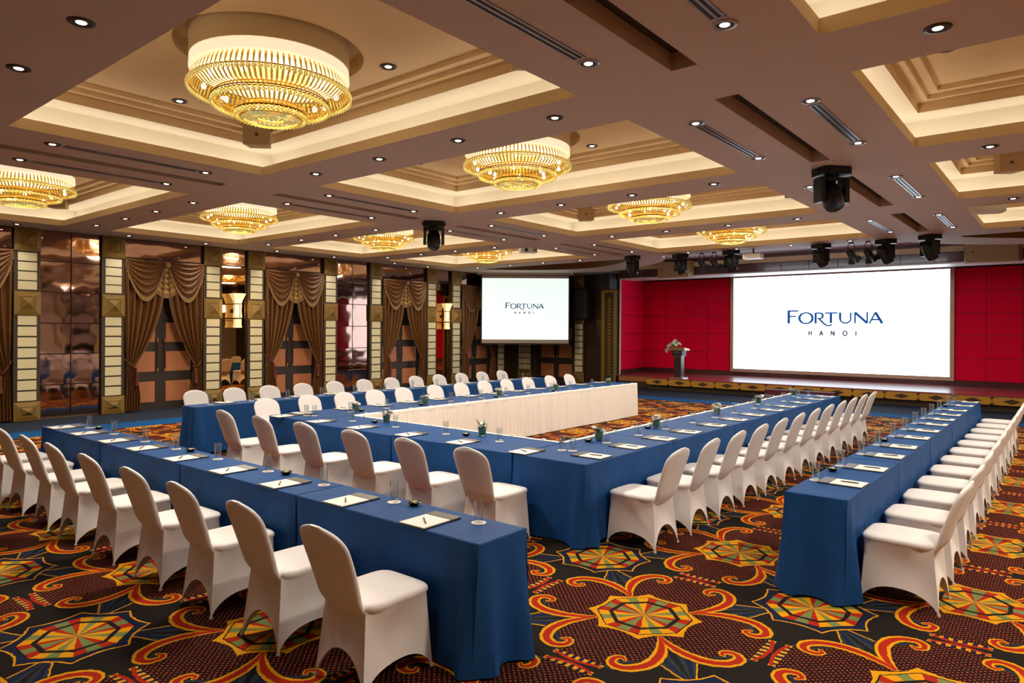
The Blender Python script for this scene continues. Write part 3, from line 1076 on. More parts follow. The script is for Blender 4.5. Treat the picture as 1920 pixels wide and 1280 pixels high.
CH_PARTS = chandelier_parts()
for key, cn in (('A', 'left column beside the draped wall'), ('B', 'centre column'), ('C', 'right column')):
    for ri, (xa, xb) in enumerate(ROWS):
        cx, cy = (xa + xb) / 2, sum(COLS[key]) / 2
        z0 = 3.955
        e = thing('chandelier', 'tiered golden crystal chandelier, %s coffer of the %s' % (ROWN[ri], cn), 'chandelier', T(cx, cy, z0), CH_PARTS, 'crystal chandeliers')
        l = bpy.data.lights.new('chandelier_light', 'AREA')
        l.shape = 'DISK'
        l.size = .55
        l.energy = P_CHAND
        l.color = (1.0, .88, .72)
        o = bpy.data.objects.new('chandelier_light', l)
        COL.objects.link(o)
        o.parent = e
        o.location = (0, 0, -.06)
        l2 = bpy.data.lights.new('chandelier_uplight', 'POINT')
        l2.energy = P_CHAND * .32
        l2.color = (1.0, .84, .6)
        l2.shadow_soft_size = .2
        o2 = bpy.data.objects.new('chandelier_uplight', l2)
        COL.objects.link(o2)
        o2.parent = e
        o2.location = (0, 0, .30)

# downlights on the tray tops
for key, cn in (('A', 'left'), ('B', 'centre'), ('C', 'right')):
    for ri, (xa, xb) in enumerate(ROWS):
        ya, yb = COLS[key]
        for k, (x_, y_) in enumerate(((xb - .52, (ya + yb) / 2 - .62), ((xa + xb) / 2 + .1, yb - .46))):
            downlight(x_, y_, 'round lamp inside the %s coffer of the %s column, %s side' % (ROWN[ri], cn, ('stage', 'wall')[k]), z=ZC + .564, lit=False)

# ------------------------------------------------------------------ beige speakers tucked in the coffers
_spb = MB()
_q = [(-.17, -.10), (.17, -.10), (.13, .11), (-.13, .11)]
_spb.prism(_q, -.14, .14)
_spk = [P('cabinet', _spb.mesh('cabinet', M['beigebox'])), P('badge', box_mesh('badge', M['black'], -.015, .015, -.112, -.10, -.03, .0)),
        P('bracket', box_mesh('bracket', M['blackmetal'], -.03, .03, .10, .17, -.02, .06))]
for (x_, y_, rz, lb) in ((4.80, 8.15, 2.35, 'in the nearest centre coffer, below the big chandelier'), (4.80, 3.75, .9, 'high in the nearest centre coffer, stage-side corner'),
                         (12.40, 8.10, 2.35, 'in the third centre coffer, left corner'), (12.40, 3.75, .9, 'in the third centre coffer, right corner'),
                         (12.40, .75, 2.2, 'in the third coffer of the right column'), (4.85, 15.5, 2.35, 'in the nearest coffer by the draped wall')):
    thing('ceiling_speaker', 'small beige wedge speaker %s' % lb, 'speaker', T(x_, y_, ZC + .42) @ RZ(rz + PI), _spk, 'beige speakers in the coffers')

# ------------------------------------------------------------------ moving-head stage lights
def moving_parts(tilt):
    base = MB().prism([(-.20, -.12), (-.14, -.17), (.14, -.17), (.20, -.12), (.20, .12), (.14, .17), (-.14, .17), (-.20, .12)], -.10, 0)
    base.box(-.23, .23, -.05, .05, -.06, -.03)
    yoke = MB().box(-.19, .19, -.07, .07, -.17, -.12)
    yoke.box(-.20, -.14, -.08, .08, -.44, -.13).box(.14, .20, -.08, .08, -.44, -.13)
    yoke.lathe([(.09, -.13), (.09, -.09)], 16)
    head = MB().lathe([(0, -.20), (.10, -.19), (.125, -.10), (.13, .08), (.115, .15), (.10, .17)], 20)
    head.xf(Matrix.Rotation(tilt, 4, 'X') @ Matrix.Rotation(PI, 4, 'X'))
    head.xf(T(0, 0, -.36))
    lens = MB().lathe([(.10, .165), (.0, .175)], 20)
    lens.xf(T(0, 0, -.36) @ Matrix.Rotation(tilt, 4, 'X') @ Matrix.Rotation(PI, 4, 'X'))
    return [P('base', base.mesh('base', M['black'])), P('yoke', yoke.mesh('yoke', M['blackmetal'])),
            P('head', head.mesh('head', M['black'], 50), None, [P('lens', lens.mesh('lens', M['lens'], 50))])]


MHA, MHB = moving_parts(.55), moving_parts(-.5)
for (x_, y_, rz, pr, lb) in ((9.28, 9.52, 2.4, MHA, 'alone between the left ceiling slots'), (9.32, 2.38, -.7, MHB, 'alone between the right ceiling slots'),
                             (16.85, 9.45, 1.1, MHB, 'at the left of the stage beside the rounded ceiling'), (17.22, 8.20, 1.0, MHB, 'above the left edge of the red stage wall'),
                             (17.22, 6.80, 1.0, MHB, 'over the left end of the big white screen'), (17.22, 4.62, .9, MHB, 'over the right half of the big white screen'),
                             (17.22, 3.25, .8, MHB, 'over the right end of the big white screen'), (16.95, 2.36, .8, MHB, 'rightmost of the row over the stage')):
    thing('moving_head_light', 'black moving-head stage light %s' % lb, 'stage light', T(x_, y_, ZC) @ RZ(rz), pr, 'moving-head stage lights')

# par cans with barn doors
_can = MB().lathe([(0, .13), (.05, .125), (.075, .08), (.085, -.10), (.095, -.11)], 18)
_can.xf(T(0, 0, -.27) @ Matrix.Rotation(-.7, 4, 'X'))
_yk = MB()
for s in (-1, 1):
    _yk.tube([(s * .10, 0, -.27), (s * .10, 0, -.06), (s * .03, 0, -.02)], .010, 6)
_yk.box(-.05, .05, -.02, .02, -.03, 0)
_dr = MB()
for k in range(4):
    _b = MB().quad((-.075, .09, -.11), (.075, .09, -.11), (.10, .13, -.20), (-.10, .13, -.20))
    _b.quad((-.10, .13, -.203), (.10, .13, -.203), (.075, .09, -.113), (-.075, .09, -.113))
    _b.xf(T(0, 0, -.27) @ Matrix.Rotation(-.7, 4, 'X') @ RZ(k * PI / 2))
    _dr.add(_b.v, _b.f)
_par = [P('can', _can.mesh('can', M['black'], 50)), P('yoke', _yk.mesh('yoke', M['blackmetal'])), P('barn_doors', _dr.mesh('barn_doors', M['black']))]
for (x_, y_, lb) in ((17.28, 7.62, 'left one of the pair left of centre'), (17.28, 7.28, 'right one of the pair left of centre'), (17.28, 3.98, 'left one of the pair right of centre'), (17.28, 3.62, 'right one of the pair right of centre')):
    thing('par_can_light', 'small black stage lamp with flaps, %s' % lb, 'stage light', T(x_, y_, ZC) @ RZ(1.0), _par, 'small stage lamps with flaps')

# ------------------------------------------------------------------ projectors
_pb = MB()
_pq = [(-.20, -.15), (.20, -.15), (.22, -.10), (.22, .15), (-.22, .15), (-.22, -.10)]
_pb.prism(_pq, -.06, .06)
_pv = MB()
for k in range(5):
    _pv.box(.10 + .02 * k, .11 + .02 * k, -.153, -.148, -.03, .03)
_pl = MB().lathe([(0, .02), (.045, .018), (.05, 0)], 16)
_pl.xf(T(-.08, -.15, 0) @ Matrix.Rotation(PI / 2, 4, 'X'))
_ph = MB()
for sx, sy in ((-1, -1), (1, -1), (-1, 1), (1, 1)):
    _ph.tube([(sx * .12, sy * .09, .06), (sx * .03, sy * .03, .20)], .007, 5)
_ph.tube([(0, 0, .20), (0, 0, .42)], .022, 8)
_prj = [P('body', _pb.mesh('body', M['white'])), P('vent', _pv.mesh('vent', M['black'])), P('lens', _pl.mesh('lens', M['lens'], 60)), P('ceiling_mount', _ph.mesh('ceiling_mount', M['blackmetal']))]
_prs = _prj[:3] + [P('ceiling_mount', MB().tube([(0, 0, .06), (0, 0, .2)], .022, 8).mesh('ceiling_mount', M['blackmetal']))]
thing('projector', 'white projector hanging in the far coffer near the projection screen', 'projector', T(13.95, 10.85, ZC - .02) @ RZ(-.7), _prj, 'ceiling projectors')
thing('projector', 'white projector hanging over the left part of the stage screen', 'projector', T(17.10, 6.18, ZC - .20) @ RZ(1.57), _prs, 'ceiling projectors')
thing('projector', 'white projector on a wire frame in the right-hand coffer', 'projector', T(13.85, 1.10, ZC - .02) @ RZ(1.9), _prj, 'ceiling projectors')

# ------------------------------------------------------------------ lettering
def stroke(pts, w):
    """ribbon along points; w one width or one per point"""
    L, R_ = [], []
    n = len(pts)
    for i, (x, y) in enumerate(pts):
        x0, y0 = pts[max(i - 1, 0)]
        x1, y1 = pts[min(i + 1, n - 1)]
        dx, dy = x1 - x0, y1 - y0
        d = math.hypot(dx, dy) or 1
        ww = (w[i] if isinstance(w, (list, tuple)) else w) / 2
        L.append((x - dy / d * ww, y + dx / d * ww))
        R_.append((x + dy / d * ww, y - dx / d * ww))
    return L, R_


def arc(cx, cy, rx, ry, a0, a1, n=20):
    return [(cx + rx * math.cos(math.radians(a0 + (a1 - a0) * i / n)), cy + ry * math.sin(math.radians(a0 + (a1 - a0) * i / n))) for i in range(n + 1)]


LET = {
    'F': (.92, [([(.10, 0), (.10, 1.22)], .21), ([(0, 1.19), (.92, 1.19), (.97, 1.15)], [.06, .06, .10]), ([(.18, .66), (.76, .66)], .07)]),
    'O': (1.30, [(arc(.65, .5, .59, .50, 0, 360, 36), [.16 * abs(math.cos(2 * PI * i / 36)) + .035 for i in range(37)])]),
    'R': (.92, [([(.09, 0), (.09, 1.0)], .17), ([(.09, .97), (.40, .97)] + arc(.42, .71, .30, .26, 90, -90, 14) + [(.25, .45)], [.06] * 5 + [.14] * 8 + [.06] * 5),
                ([(.36, .47), (.60, .22), (.86, -.06), (1.08, -.20), (1.30, -.20), (1.52, -.10)], [.12, .13, .12, .09, .06, .03])]),
    'T': (1.0, [([(-.02, .96), (1.02, .96), (1.05, .92)], [.06, .06, .09]), ([(.50, .02), (.50, .96)], .17)]),
    'U': (1.08, [([(.10, 1.0), (.10, .42)] + arc(.55, .40, .44, .36, 180, 360, 16) + [(.99, .45), (.99, 1.0)], [.17, .17] + [.12] * 3 + [.08] * 11 + [.09] * 3 + [.09, .10])]),
    'N': (1.14, [([(.07, 0), (.07, 1.0)], .10), ([(.05, 1.0), (1.06, .02)], .17), ([(1.06, 0), (1.06, 1.02)], .10)]),
    'A': (1.12, [([(.03, 0), (.54, 1.0)], .08), ([(.50, 1.0), (1.06, 0)], .19), ([(.24, .34), (.80, .34)], .06)]),
    'h': (.62, [([(.05, 0), (.05, 1)], .10), ([(.57, 0), (.57, 1)], .10), ([(.05, .5), (.57, .5)], .09)]),
    'a': (.72, [([(.03, 0), (.36, 1)], .10), ([(.36, 1), (.69, 0)], .10), ([(.17, .32), (.55, .32)], .08)]),
    'n': (.66, [([(.05, 0), (.05, 1)], .10), ([(.05, 1), (.61, 0)], .10), ([(.61, 0), (.61, 1)], .10)]),
    'o': (.84, [(arc(.42, .5, .38, .46, 0, 360, 28), .10)]),
    'i': (.14, [([(.07, 0), (.07, 1)], .11)]),
}
_lcache = {}


def letter_mesh(ch, mat):
    k = (ch, mat.name)
    if k not in _lcache:
        b = MB()
        for lay, (pts, w) in enumerate(LET[ch][1]):
            if isinstance(w, list) and len(w) != len(pts):
                w = (w + [w[-1]] * len(pts))[:len(pts)]
            w = [max(.14, q * .85 + .06) for q in w] if isinstance(w, list) else max(.14 if ch.isupper() else .27, w * .95 + .05)
            L, R_ = stroke(pts, w)
            t = .02 + .002 * lay
            rings = [[(l[0], -t, l[1]), (r[0], -t, r[1]), (r[0], 0, r[1]), (l[0], 0, l[1])] for l, r in zip(L, R_)]
            b.loft(rings, True, True, True)
        _lcache[k] = b.mesh('letter', mat)
    return _lcache[k]


def logo(width, mb, mg):
    """FORTUNA with a row of small HANOI letters below, centred; x to the right seen from the front (-y)"""
    out = []
    word = 'FORTUNA'
    gap = [.10, .12, .0, .18, .20, .06]
    adv, x = [], 0
    for i, ch in enumerate(word):
        adv.append(x)
        x += LET[ch][0] + (gap[i] if i < 6 else 0)
    k = width / x
    S3 = Matrix.Diagonal((k, .25, k, 1))
    for ch, a in zip(word, adv):
        out.append(P('letter', letter_mesh(ch, mb), T(-width / 2 + a * k, 0, 0) @ S3))
    xs_ = [.235, .352, .475, .598, .728]
    k2 = k * .45
    S2 = Matrix.Diagonal((k2, .2, k2, 1))
    for ch, f_ in zip('hanoi', xs_):
        out.append(P('letter', letter_mesh(ch, mg), T(-width / 2 + f_ * width, 0, -1.12 * k) @ S2))
    return out


# ------------------------------------------------------------------ stage screen
FRNT = T(XB - .06, 6.05, 0) @ RZ(-PI / 2)      # front (-y local) looks along -X; local x runs to the viewer's right
led = MB().box(-3.25, 3.25, -.03, .0, .65, 3.83)
lf = MB()
for a in ((-3.36, -3.25, .54, 3.94), (3.25, 3.36, .54, 3.94), (-3.25, 3.25, .54, .65), (-3.25, 3.25, 3.83, 3.94)):
    lf.box(a[0], a[1], -.05, .06, a[2], a[3])
lg = logo(2.88, M['ledblue'], M['ledgrey'])
thing('stage_screen', 'huge lit white screen with blue lettering on the red stage wall', 'screen', FRNT,
      [P('display', led.mesh('display', M['led']), None, [(n, m, T(.05, -.03, 2.23) @ mt, s, k) for n, m, mt, s, k in lg]),
       P('screen_frame', lf.mesh('screen_frame', M['ledframe']))])

# ------------------------------------------------------------------ projection screen across the corner
PS = T(19.55, 15.33, 0) @ RZ(math.atan2(-.775, .632))
pim = MB().box(-1.56, 1.56, -.012, .0, 1.62, 3.83)
pbk = MB().box(-1.60, -1.56, -.01, .02, 1.46, 3.96).box(1.56, 1.60, -.01, .02, 1.46, 3.96).box(-1.60, 1.60, -.02, .03, 1.44, 1.49)
pbk.box(-1.60, 1.60, .004, .02, 1.46, 3.96)
phs = MB().box(-1.74, 1.74, -.07, .07, 3.95, ZC)
pl_ = logo(1.38, M['projblue'], M['projgrey'])
thing('projection_screen', 'pull-down projection screen with a pale mint picture, hung across the corner', 'screen', PS,
      [P('picture', pim.mesh('picture', M['proj']), None, [(n, m, T(-.02, -.012, 2.74) @ mt, s, k) for n, m, mt, s, k in pl_]),
       P('cloth_margin', box_mesh('cloth_margin', M['screencloth'], -1.56, 1.56, -.006, .004, 1.49, 1.62)), P('cloth_margin', box_mesh('cloth_margin', M['screencloth'], -1.56, 1.56, -.006, .004, 3.83, 3.93)), P('black_border', pbk.mesh('black_border', M['black'])),
       P('housing', phs.mesh('housing', M['housing']))])

# ------------------------------------------------------------------ loudspeakers by the stage
_lb = MB().box(-.30, .30, -.36, 0, -.55, .55)
_lg = MB().box(-.285, .285, -.385, -.36, -.53, .53)
_lr = MB().lathe([(.20, 0), (.21, .012), (.19, .015)], 28).xf(T(0, -.385, -.22) @ Matrix.Rotation(PI / 2, 4, 'X'))
thing('wall_loudspeaker', 'large black loudspeaker on the dark wall beside the gold pillar', 'speaker', T(XW - .22, 13.85, 2.93) @ RZ(-PI / 2 - .25),
      [P('cabinet', _lb.mesh('cabinet', M['black'])), P('grille', _lg.mesh('grille', M['grille']), None, [P('woofer_ring', _lr.mesh('woofer_ring', M['black'], 60))]),
       P('bracket', box_mesh('bracket', M['blackmetal'], -.05, .05, -.02, .20, -.1, .1))])
_tb = MB().prism([(-.27, 0), (.27, 0), (.20, -.42), (-.20, -.42)], -.28, .27)
thing('top_loudspeaker', 'black loudspeaker box above the gold pillar', 'speaker', T(XW - .05, 12.90, 3.72) @ RZ(-PI / 2),
      [P('cabinet', _tb.mesh('cabinet', M['black'])), P('grille', box_mesh('grille', M['grille'], -.19, .19, -.44, -.42, -.26, .25))])
_gb = MB().prism([(-.62, 0), (.62, 0), (.55, -.30), (-.55, -.30)], -.30, .22)
for y_, lb in ((10.35, 'left end'), (1.60, 'right end')):
    thing('front_speaker', 'wide beige speaker box on the bulkhead, %s of the stage' % lb, 'speaker', T(XW - .045, y_, 4.06) @ RZ(-PI / 2),
          [P('cabinet', _gb.mesh('cabinet', M['beigebox'])), P('badge', box_mesh('badge', M['black'], -.42, -.38, -.315, -.30, -.06, -.02))], 'beige speakers on the bulkhead')

# ------------------------------------------------------------------ lectern with flowers
lect = MB().box(-.125, .125, -.12, .12, .045, .72)
lectp = MB().box(-.18, .18, -.16, .16, .74, .92)
lt = MB().loft([[(-.28, -.20, .92), (.28, -.20, .92), (.28, .20, .92), (-.28, .20, .92)], [(-.28, -.20, 1.02), (.28, -.20, 1.02), (.28, .20, .97), (-.28, .20, .97)]], cap0=True, cap1=True)
lk = logo(.28, M['lectrim'], M['lectrim'])
LX, LY = 21.05, 10.05
thing('lectern', 'dark wooden lectern on the stage with lettering on its head', 'lectern', T(LX, LY, .40) @ RZ(-PI / 2),
      [P('column', lect.mesh('column', M['lectern'])), P('head', lectp.mesh('head', M['black']), None, [(n, m, T(0, -.16, .85) @ mt, s, k) for n, m, mt, s, k in lk]),
       P('top', lt.mesh('top', M['lectrim'])), P('collar', box_mesh('collar', M['lectrim'], -.14, .14, -.13, .13, .72, .74)),
       P('base_plate', box_mesh('base_plate', M['chrome'], -.22, .22, -.20, .20, 0, .045))])

# ------------------------------------------------------------------ stage steps
sp_ = MB().box(19.85, 20.30, 5.10, 6.98, 0, .13)
su_ = MB().box(20.30, 20.74, 5.10, 6.98, 0, .27)
thing('stage_steps', 'low dark red steps leading up to the stage', 'steps', T(0, 0, 0), [P('lower_step', sp_.mesh('lower_step', M['stepred'])), P('upper_step', su_.mesh('upper_step', M['stepred']))])

# ------------------------------------------------------------------ wall sconces
def sconce_parts():
    out = []
    def hexa(prof, name):
        b = MB()
        rings = []
        for r, z in prof:
            rings.append([(r * math.cos(PI / 3 * j + PI / 6), r * math.sin(PI / 3 * j + PI / 6), z) for j in range(6)])
        b.loft(rings, True, True, True)
        return b.mesh(name, M['shade'])
    out.append(P('upper_shade', hexa([(.10, .62), (.12, .70), (.205, .88)], 'upper_shade')))
    out.append(P('middle_shade', hexa([(.112, .26), (.095, .44), (.105, .60)], 'middle_shade')))
    out.append(P('lower_shade', hexa([(.112, .0), (.095, .10), (.10, .22)], 'lower_shade')))
    fr = MB()
    for z in (.24, .61):
        fr.lathe([(.115, z - .012), (.125, z), (.115, z + .012)], 6)
    fr.tube([(0, -.12, .26), (.0, -.13, .44), (0, -.12, .62)], .010, 6)
    fr.box(-.03, .03, .0, .20, .38, .48)
    out.append(P('bronze_frame', fr.mesh('bronze_frame', M['frame'])))
    return out


SCP = sconce_parts()
for x_, lb in ((9.28, 'on the mirror between the two nearest draped doors'), (16.95, 'on the far mirror near the projection screen')):
    e = thing('wall_sconce', 'glowing tiered alabaster wall lamp %s' % lb, 'wall lamp', T(x_, YW - .23, 1.98), SCP, 'alabaster wall lamps')
    l = bpy.data.lights.new('sconce_light', 'POINT')
    l.energy = 10
    l.color = (1, .72, .4)
    l.shadow_soft_size = .1
    o = bpy.data.objects.new('sconce_light', l)
    COL.objects.link(o)
    o.parent = e
    o.location = (0, -.32, .5)

# ------------------------------------------------------------------ swagged curtains
def curtain_parts(W=1.85):
    out = []
    H = W / 2
    ztop, zt, NU, NV = 3.56, 1.08, 56, 30
    def panel(side):
        b, fr = MB(), MB()
        rings, edge = [], []
        for i in range(NV + 1):
            v = i / NV
            z = 3.45 - v * 3.41
            if z > zt:
                k = (3.45 - z) / (3.45 - zt)
                outer = H - .01 - .05 * k ** 3
                inner = .02 + (H - .24) * (k ** 2.2)
            else:
                k = (zt - z) / zt
                outer = H - .06 + .04 * k
                inner = H - .22 - .13 * min(1, k * 1.6)
            ring = []
            for j in range(NU + 1):
                u = j / NU
                x = inner + (outer - inner) * u
                wdt = outer - inner
                amp = .04 + .022 * min(1, wdt / .5)
                y = .10 + amp * math.sin(2 * PI * 5.5 * u + .6 * math.sin(3 * v)) + .012 * math.sin(2 * PI * 13 * u + 2 * v)
                ring.append((side * x, y, z))
            rings.append(ring)
            edge.append((side * inner, .11, z))
        b.loft(rings, closed=False)
        fr.tube(edge[:22], .022, 6)
        tb = MB()
        xt = H - .14
        tb.tube([(side * (H - .01), .04, zt + .18), (side * (xt - .02), .21, zt - .02), (side * (xt - .10), .18, zt - .08), (side * (xt - .13), .10, zt - .05)], .016, 6)
        ts = MB().lathe([(.012, 0), (.04, -.05), (.03, -.09), (.05, -.36), (0, -.37)], 10, (side * (xt - .10), .20, zt - .10))
        return [P('curtain_panel', b.mesh('curtain_panel', M['curtain'], 180), None, [P('edge_trim', fr.mesh('edge_trim', M['fringe'], 60))]),
                P('tieback', tb.mesh('tieback', M['tassel'], 60), None, [P('tassel', ts.mesh('tassel', M['tassel'], 60))])]
    for s in (-1, 1):
        out += panel(s)
    # two swags and the fan between them
    for s in (-1, 1):
        b, fr = MB(), MB()
        rings = []
        NA, NB = 28, 36
        for i in range(NB + 1):
            v = i / NB
            ring = []
            for j in range(NA + 1):
                u = j / NA
                xa = .02 + .05 * v * (1 - u) + (H - .03 - .02) * u
                sag = (.18 + .52 * v) * (math.sin(PI * u) ** .85) * (v ** .6)
                z = ztop - .02 - .16 * v * (1 - u) - .20 * v * u - sag
                y = .14 + .05 * math.sin(PI * u) + .034 * math.sin(2 * PI * 6 * v) * math.sin(PI * u) ** .5
                ring.append((s * xa, y, z))
            rings.append(ring)
        b.loft(rings, closed=False)
        low = rings[-1]
        f_r = [[(p[0], p[1] + .012, p[2] + .02) for p in low], [(p[0], p[1] + .02, p[2] - .085) for p in low]]
        fr.loft(f_r, closed=False)
        out.append(P('swag', b.mesh('swag', M['curtain'], 180), None, [P('fringe', fr.mesh('fringe', M['fringe'], 180))]))
    b, rings = MB(), []
    for i in range(25):
        v = i / 24
        hw_ = .03 + .20 * v
        rings.append([(-hw_ + 2 * hw_ * j / 12, .13 + .018 * math.sin(2 * PI * 4.5 * v), ztop - .18 - .52 * v - .10 * v * math.sin(PI * j / 12)) for j in range(13)])
    b.loft(rings, closed=False)
    fr = MB().loft([[(p[0], p[1] + .01, p[2] + .01) for p in rings[-1]], [(p[0], p[1] + .015, p[2] - .09) for p in rings[-1]]], closed=False)
    out.append(P('fan_swag', b.mesh('fan_swag', M['curtainlight'], 180), None, [P('fringe', fr.mesh('fringe', M['fringe'], 180))]))
    ro = MB().lathe([(0, .03), (.05, .02), (.06, 0), (.03, -.02)], 12).xf(T(0, .22, ztop - .10) @ Matrix.Rotation(-PI / 2, 4, 'X'))
    out.append(P('rosette', ro.mesh('rosette', M['curtainlight'], 60)))
    out.append(P('pelmet', box_mesh('pelmet', M['curtain'], -H, H, .02, .13, ztop - .22, ztop)))
    return out


CUR = curtain_parts()
CLAB = ['at the left edge of the picture', 'nearest whole door bay, left of the first mirror', 'between the first mirror and the second bronze bay',
        'between the second bronze bay and the far mirror', 'farthest one, half behind the projection screen']
for (a, c), lb in zip(DOORS_L, CLAB):
    thing('swag_curtain', 'brown gold curtains with swags and tassels, %s' % lb, 'curtain', T((a + c) / 2, YW, 0) @ RZ(PI), CUR, 'swagged curtains over the doors')
# ------------------------------------------------------------------ banquet chair (faces +y)
def chair_parts():
    def sup(cx, cy, w, d, z, n=28, e=2.6):
        ring = []
        for j in range(n):
            t = 2 * PI * j / n
            c, s = math.cos(t), math.sin(t)
            ring.append((cx + w * math.copysign(abs(c) ** (2 / e), c), cy + d * math.copysign(abs(s) ** (2 / e), s), z))
        return ring
    # back cover: leaning slab with an arched head
    rings = []
    zb, zt = .40, .915
    for i in range(25):
        k = i / 24
        kk = 1 - (1 - k) ** 1.6
        z = zb + (zt - zb) * kk
        w = .168 + .040 * math.sin(min(1, kk * 1.25) * PI / 2)
        z0 = .775
        if z > z0:
            q = (z - z0) / (zt - z0)
            w *= max(.05, (1 - q ** 2.6)) ** .5
        th = .030 - .008 * kk
        if kk > .93:
            th *= max(.35, 1 - (kk - .93) * 7)
        lean = -.215 - .175 * ((z - zb) / (zt - zb)) ** 1.15
        if kk < .18:
            lean += .035 * (1 - kk / .18) ** 1.5
            th *= .55 + .45 * kk / .18
        r = sup(0, lean, w, th, z, 28, 3.0)
        # slightly dished from side to side
        rings.append([(x, y - .022 * (1 - (x / .21) ** 2), zz) for x, y, zz in r])
    back = MB().loft(rings, True, False, True)
    # seat cushion
    rings = []
    for z, o in ((.430, .012), (.446, .0), (.462, .0), (.473, .008), (.479, .026), (.482, .08)):
        rings.append(sup(0, .015, .222 - o, .238 - o, z, 32, 5.5))
    seat = MB().loft(rings, True, False, True)
    # skirt: stretched fabric from the seat edge to the four feet, arched between them
    feet = [(-.215, -.255), (.215, -.255), (.212, .248), (-.212, .248)]
    top = [(-.178, -.212), (.178, -.212), (.208, .236), (-.208, .236)]
    arch = [.20, .13, .12, .13]
    NS, NV = 18, 9
    cols = []
    for k in range(4):
        f0, f1 = feet[k], feet[(k + 1) % 4]
        t0, t1 = top[k], top[(k + 1) % 4]
        for j in range(NS):
            s = j / NS
            # feet are narrow sleeves: linger near the corners
            q = abs(2 * s - 1)
            zlow = arch[k] * (1 - q ** 2.3) ** .75 if q < 1 else 0
            tp = (t0[0] + (t1[0] - t0[0]) * s, t0[1] + (t1[1] - t0[1]) * s)
            if k != 0:
                an = math.atan2(tp[1] - .012, tp[0])
                ca, sa = abs(math.cos(an)), abs(math.sin(an))
                rr = ((ca / .2195) ** 5 + (sa / .2350) ** 5) ** -.2
                blend = min(1, (tp[1] + .212) / .15)
                tp = (tp[0] + (rr * math.cos(an) - tp[0]) * blend, tp[1] + (.012 + rr * math.sin(an) - tp[1]) * blend)
            bt = (f0[0] + (f1[0] - f0[0]) * s, f0[1] + (f1[1] - f0[1]) * s)
            col = []
            for i in range(NV + 1):
                v = i / NV
                z = .445 + (zlow + .004 - .445) * v
                h = (.445 - z) / .445
                kx = h ** 1.05
                bow = -.035 * math.sin(PI * v) * (1 - q ** 3)
                x = tp[0] + (bt[0] - tp[0]) * kx
                y = tp[1] + (bt[1] - tp[1]) * kx
                L = math.hypot(x, y) or 1
                col.append((x + x / L * bow, y + y / L * bow, z))
            cols.append(col)
    n = len(cols)
    skirt = MB().loft([[cols[j][i] for j in range(n)] for i in range(NV + 1)])
    foot = MB().lathe([(.005, .0), (.013, .0), (.013, .012), (.006, .022)], 8)
    fm = foot.mesh('foot', M['foot'], 60)
    return [P('back_cover', back.mesh('back_cover', M['chair'], 75)), P('seat_cover', seat.mesh('seat_cover', M['chair'], 75)),
            P('skirt_cover', skirt.mesh('skirt_cover', M['chair'], 65))] + [P('foot', fm, T(x * .985, y * .985, 0)) for x, y in feet]


CHP = chair_parts()

# ------------------------------------------------------------------ draped table
def cloth_mesh(Lx, Ly, joint, seed, H=.75, mat=None, flat=()):
    """cloth over a table [0,Lx]x[0,Ly]; joint = set of sides ('x0','x1','y0','y1') pressed against a neighbour"""
    rnd = random.Random(seed)
    sides = [('y0', (0, 0), (1, 0), Lx, (0, -1)), ('x1', (Lx, 0), (0, 1), Ly, (1, 0)), ('y1', (Lx, Ly), (-1, 0), Lx, (0, 1)), ('x0', (0, Ly), (0, -1), Ly, (-1, 0))]
    cols = []
    NV = 11
    for si, (nm, st, dr, L, nr) in enumerate(sides):
        n = max(12, int(L / .032))
        ph = [rnd.uniform(0, 6.28) for _ in range(4)]
        nxt = sides[(si + 1) % 4][0]
        prv = sides[(si - 1) % 4][0]
        for j in range(n):
            # denser towards the corners
            t = j / n
            s = L * (t - .06 * math.sin(2 * PI * t))
            dc = min(s, L - s)
            end_joint = (prv if s < L / 2 else nxt) in joint
            col = []
            for i in range(NV + 1):
                v = i / NV
                hem = .012 + (.03 if nm in ('y0', 'y1') and L > 1.2 else .004) * min(1, dc / .25)
                if v == 0:
                    z, o = H, -.006
                else:
                    z = H - .006 - (H - .006 - hem) * ((i - 1) / (NV - 1))
                    dep = (H - z) / H
                    o = 0.0
                    if nm not in joint and nm not in flat:
                        o += .018 * dep ** 1.1
                        o += dep ** 1.3 * (.011 * math.sin(9 * s + ph[0]) + .009 * math.sin(17 * s + ph[1]) + .005 * math.sin(31 * s + ph[2]))
                        k = .35 if end_joint else 1.0
                        # two soft lobes either side of each corner, a crease in the corner itself
                        o += dep ** 1.1 * k * .085 * math.exp(-((dc - .085) / .055) ** 2)
                        if not end_joint:
                            o -= dep ** .8 * .030 * math.exp(-(dc / .022) ** 2)
                        if end_joint:
                            o -= dep ** .6 * .035 * math.exp(-(dc / .03) ** 2)
                    o = max(o, -.02)
                x = st[0] + dr[0] * s + nr[0] * o
                y = st[1] + dr[1] * s + nr[1] * o
                # spread the corner a little outwards along the side as it falls
                if nm not in joint and not end_joint and dc < .2 and v > 0:
                    sp = .05 * ((H - z) / H) * (1 - dc / .2) ** 2
                    sgn = -1 if s < L / 2 else 1
                    x += dr[0] * sgn * sp
                    y += dr[1] * sgn * sp
                col.append((x, y, z))
            cols.append(col)
    b = MB()
    n = len(cols)
    rings = [[cols[j][i] for j in range(n)] for i in range(NV + 1)]
    b.loft(rings)
    # flat top
    b.f.append(tuple(range(n)))
    b.m.append(0)
    return b.mesh('tablecloth', mat or M['cloth'], 40)


_legm = MB().tube([(0, 0, .015), (0, 0, .70)], .016, 8).mesh('leg', M['blackmetal'])


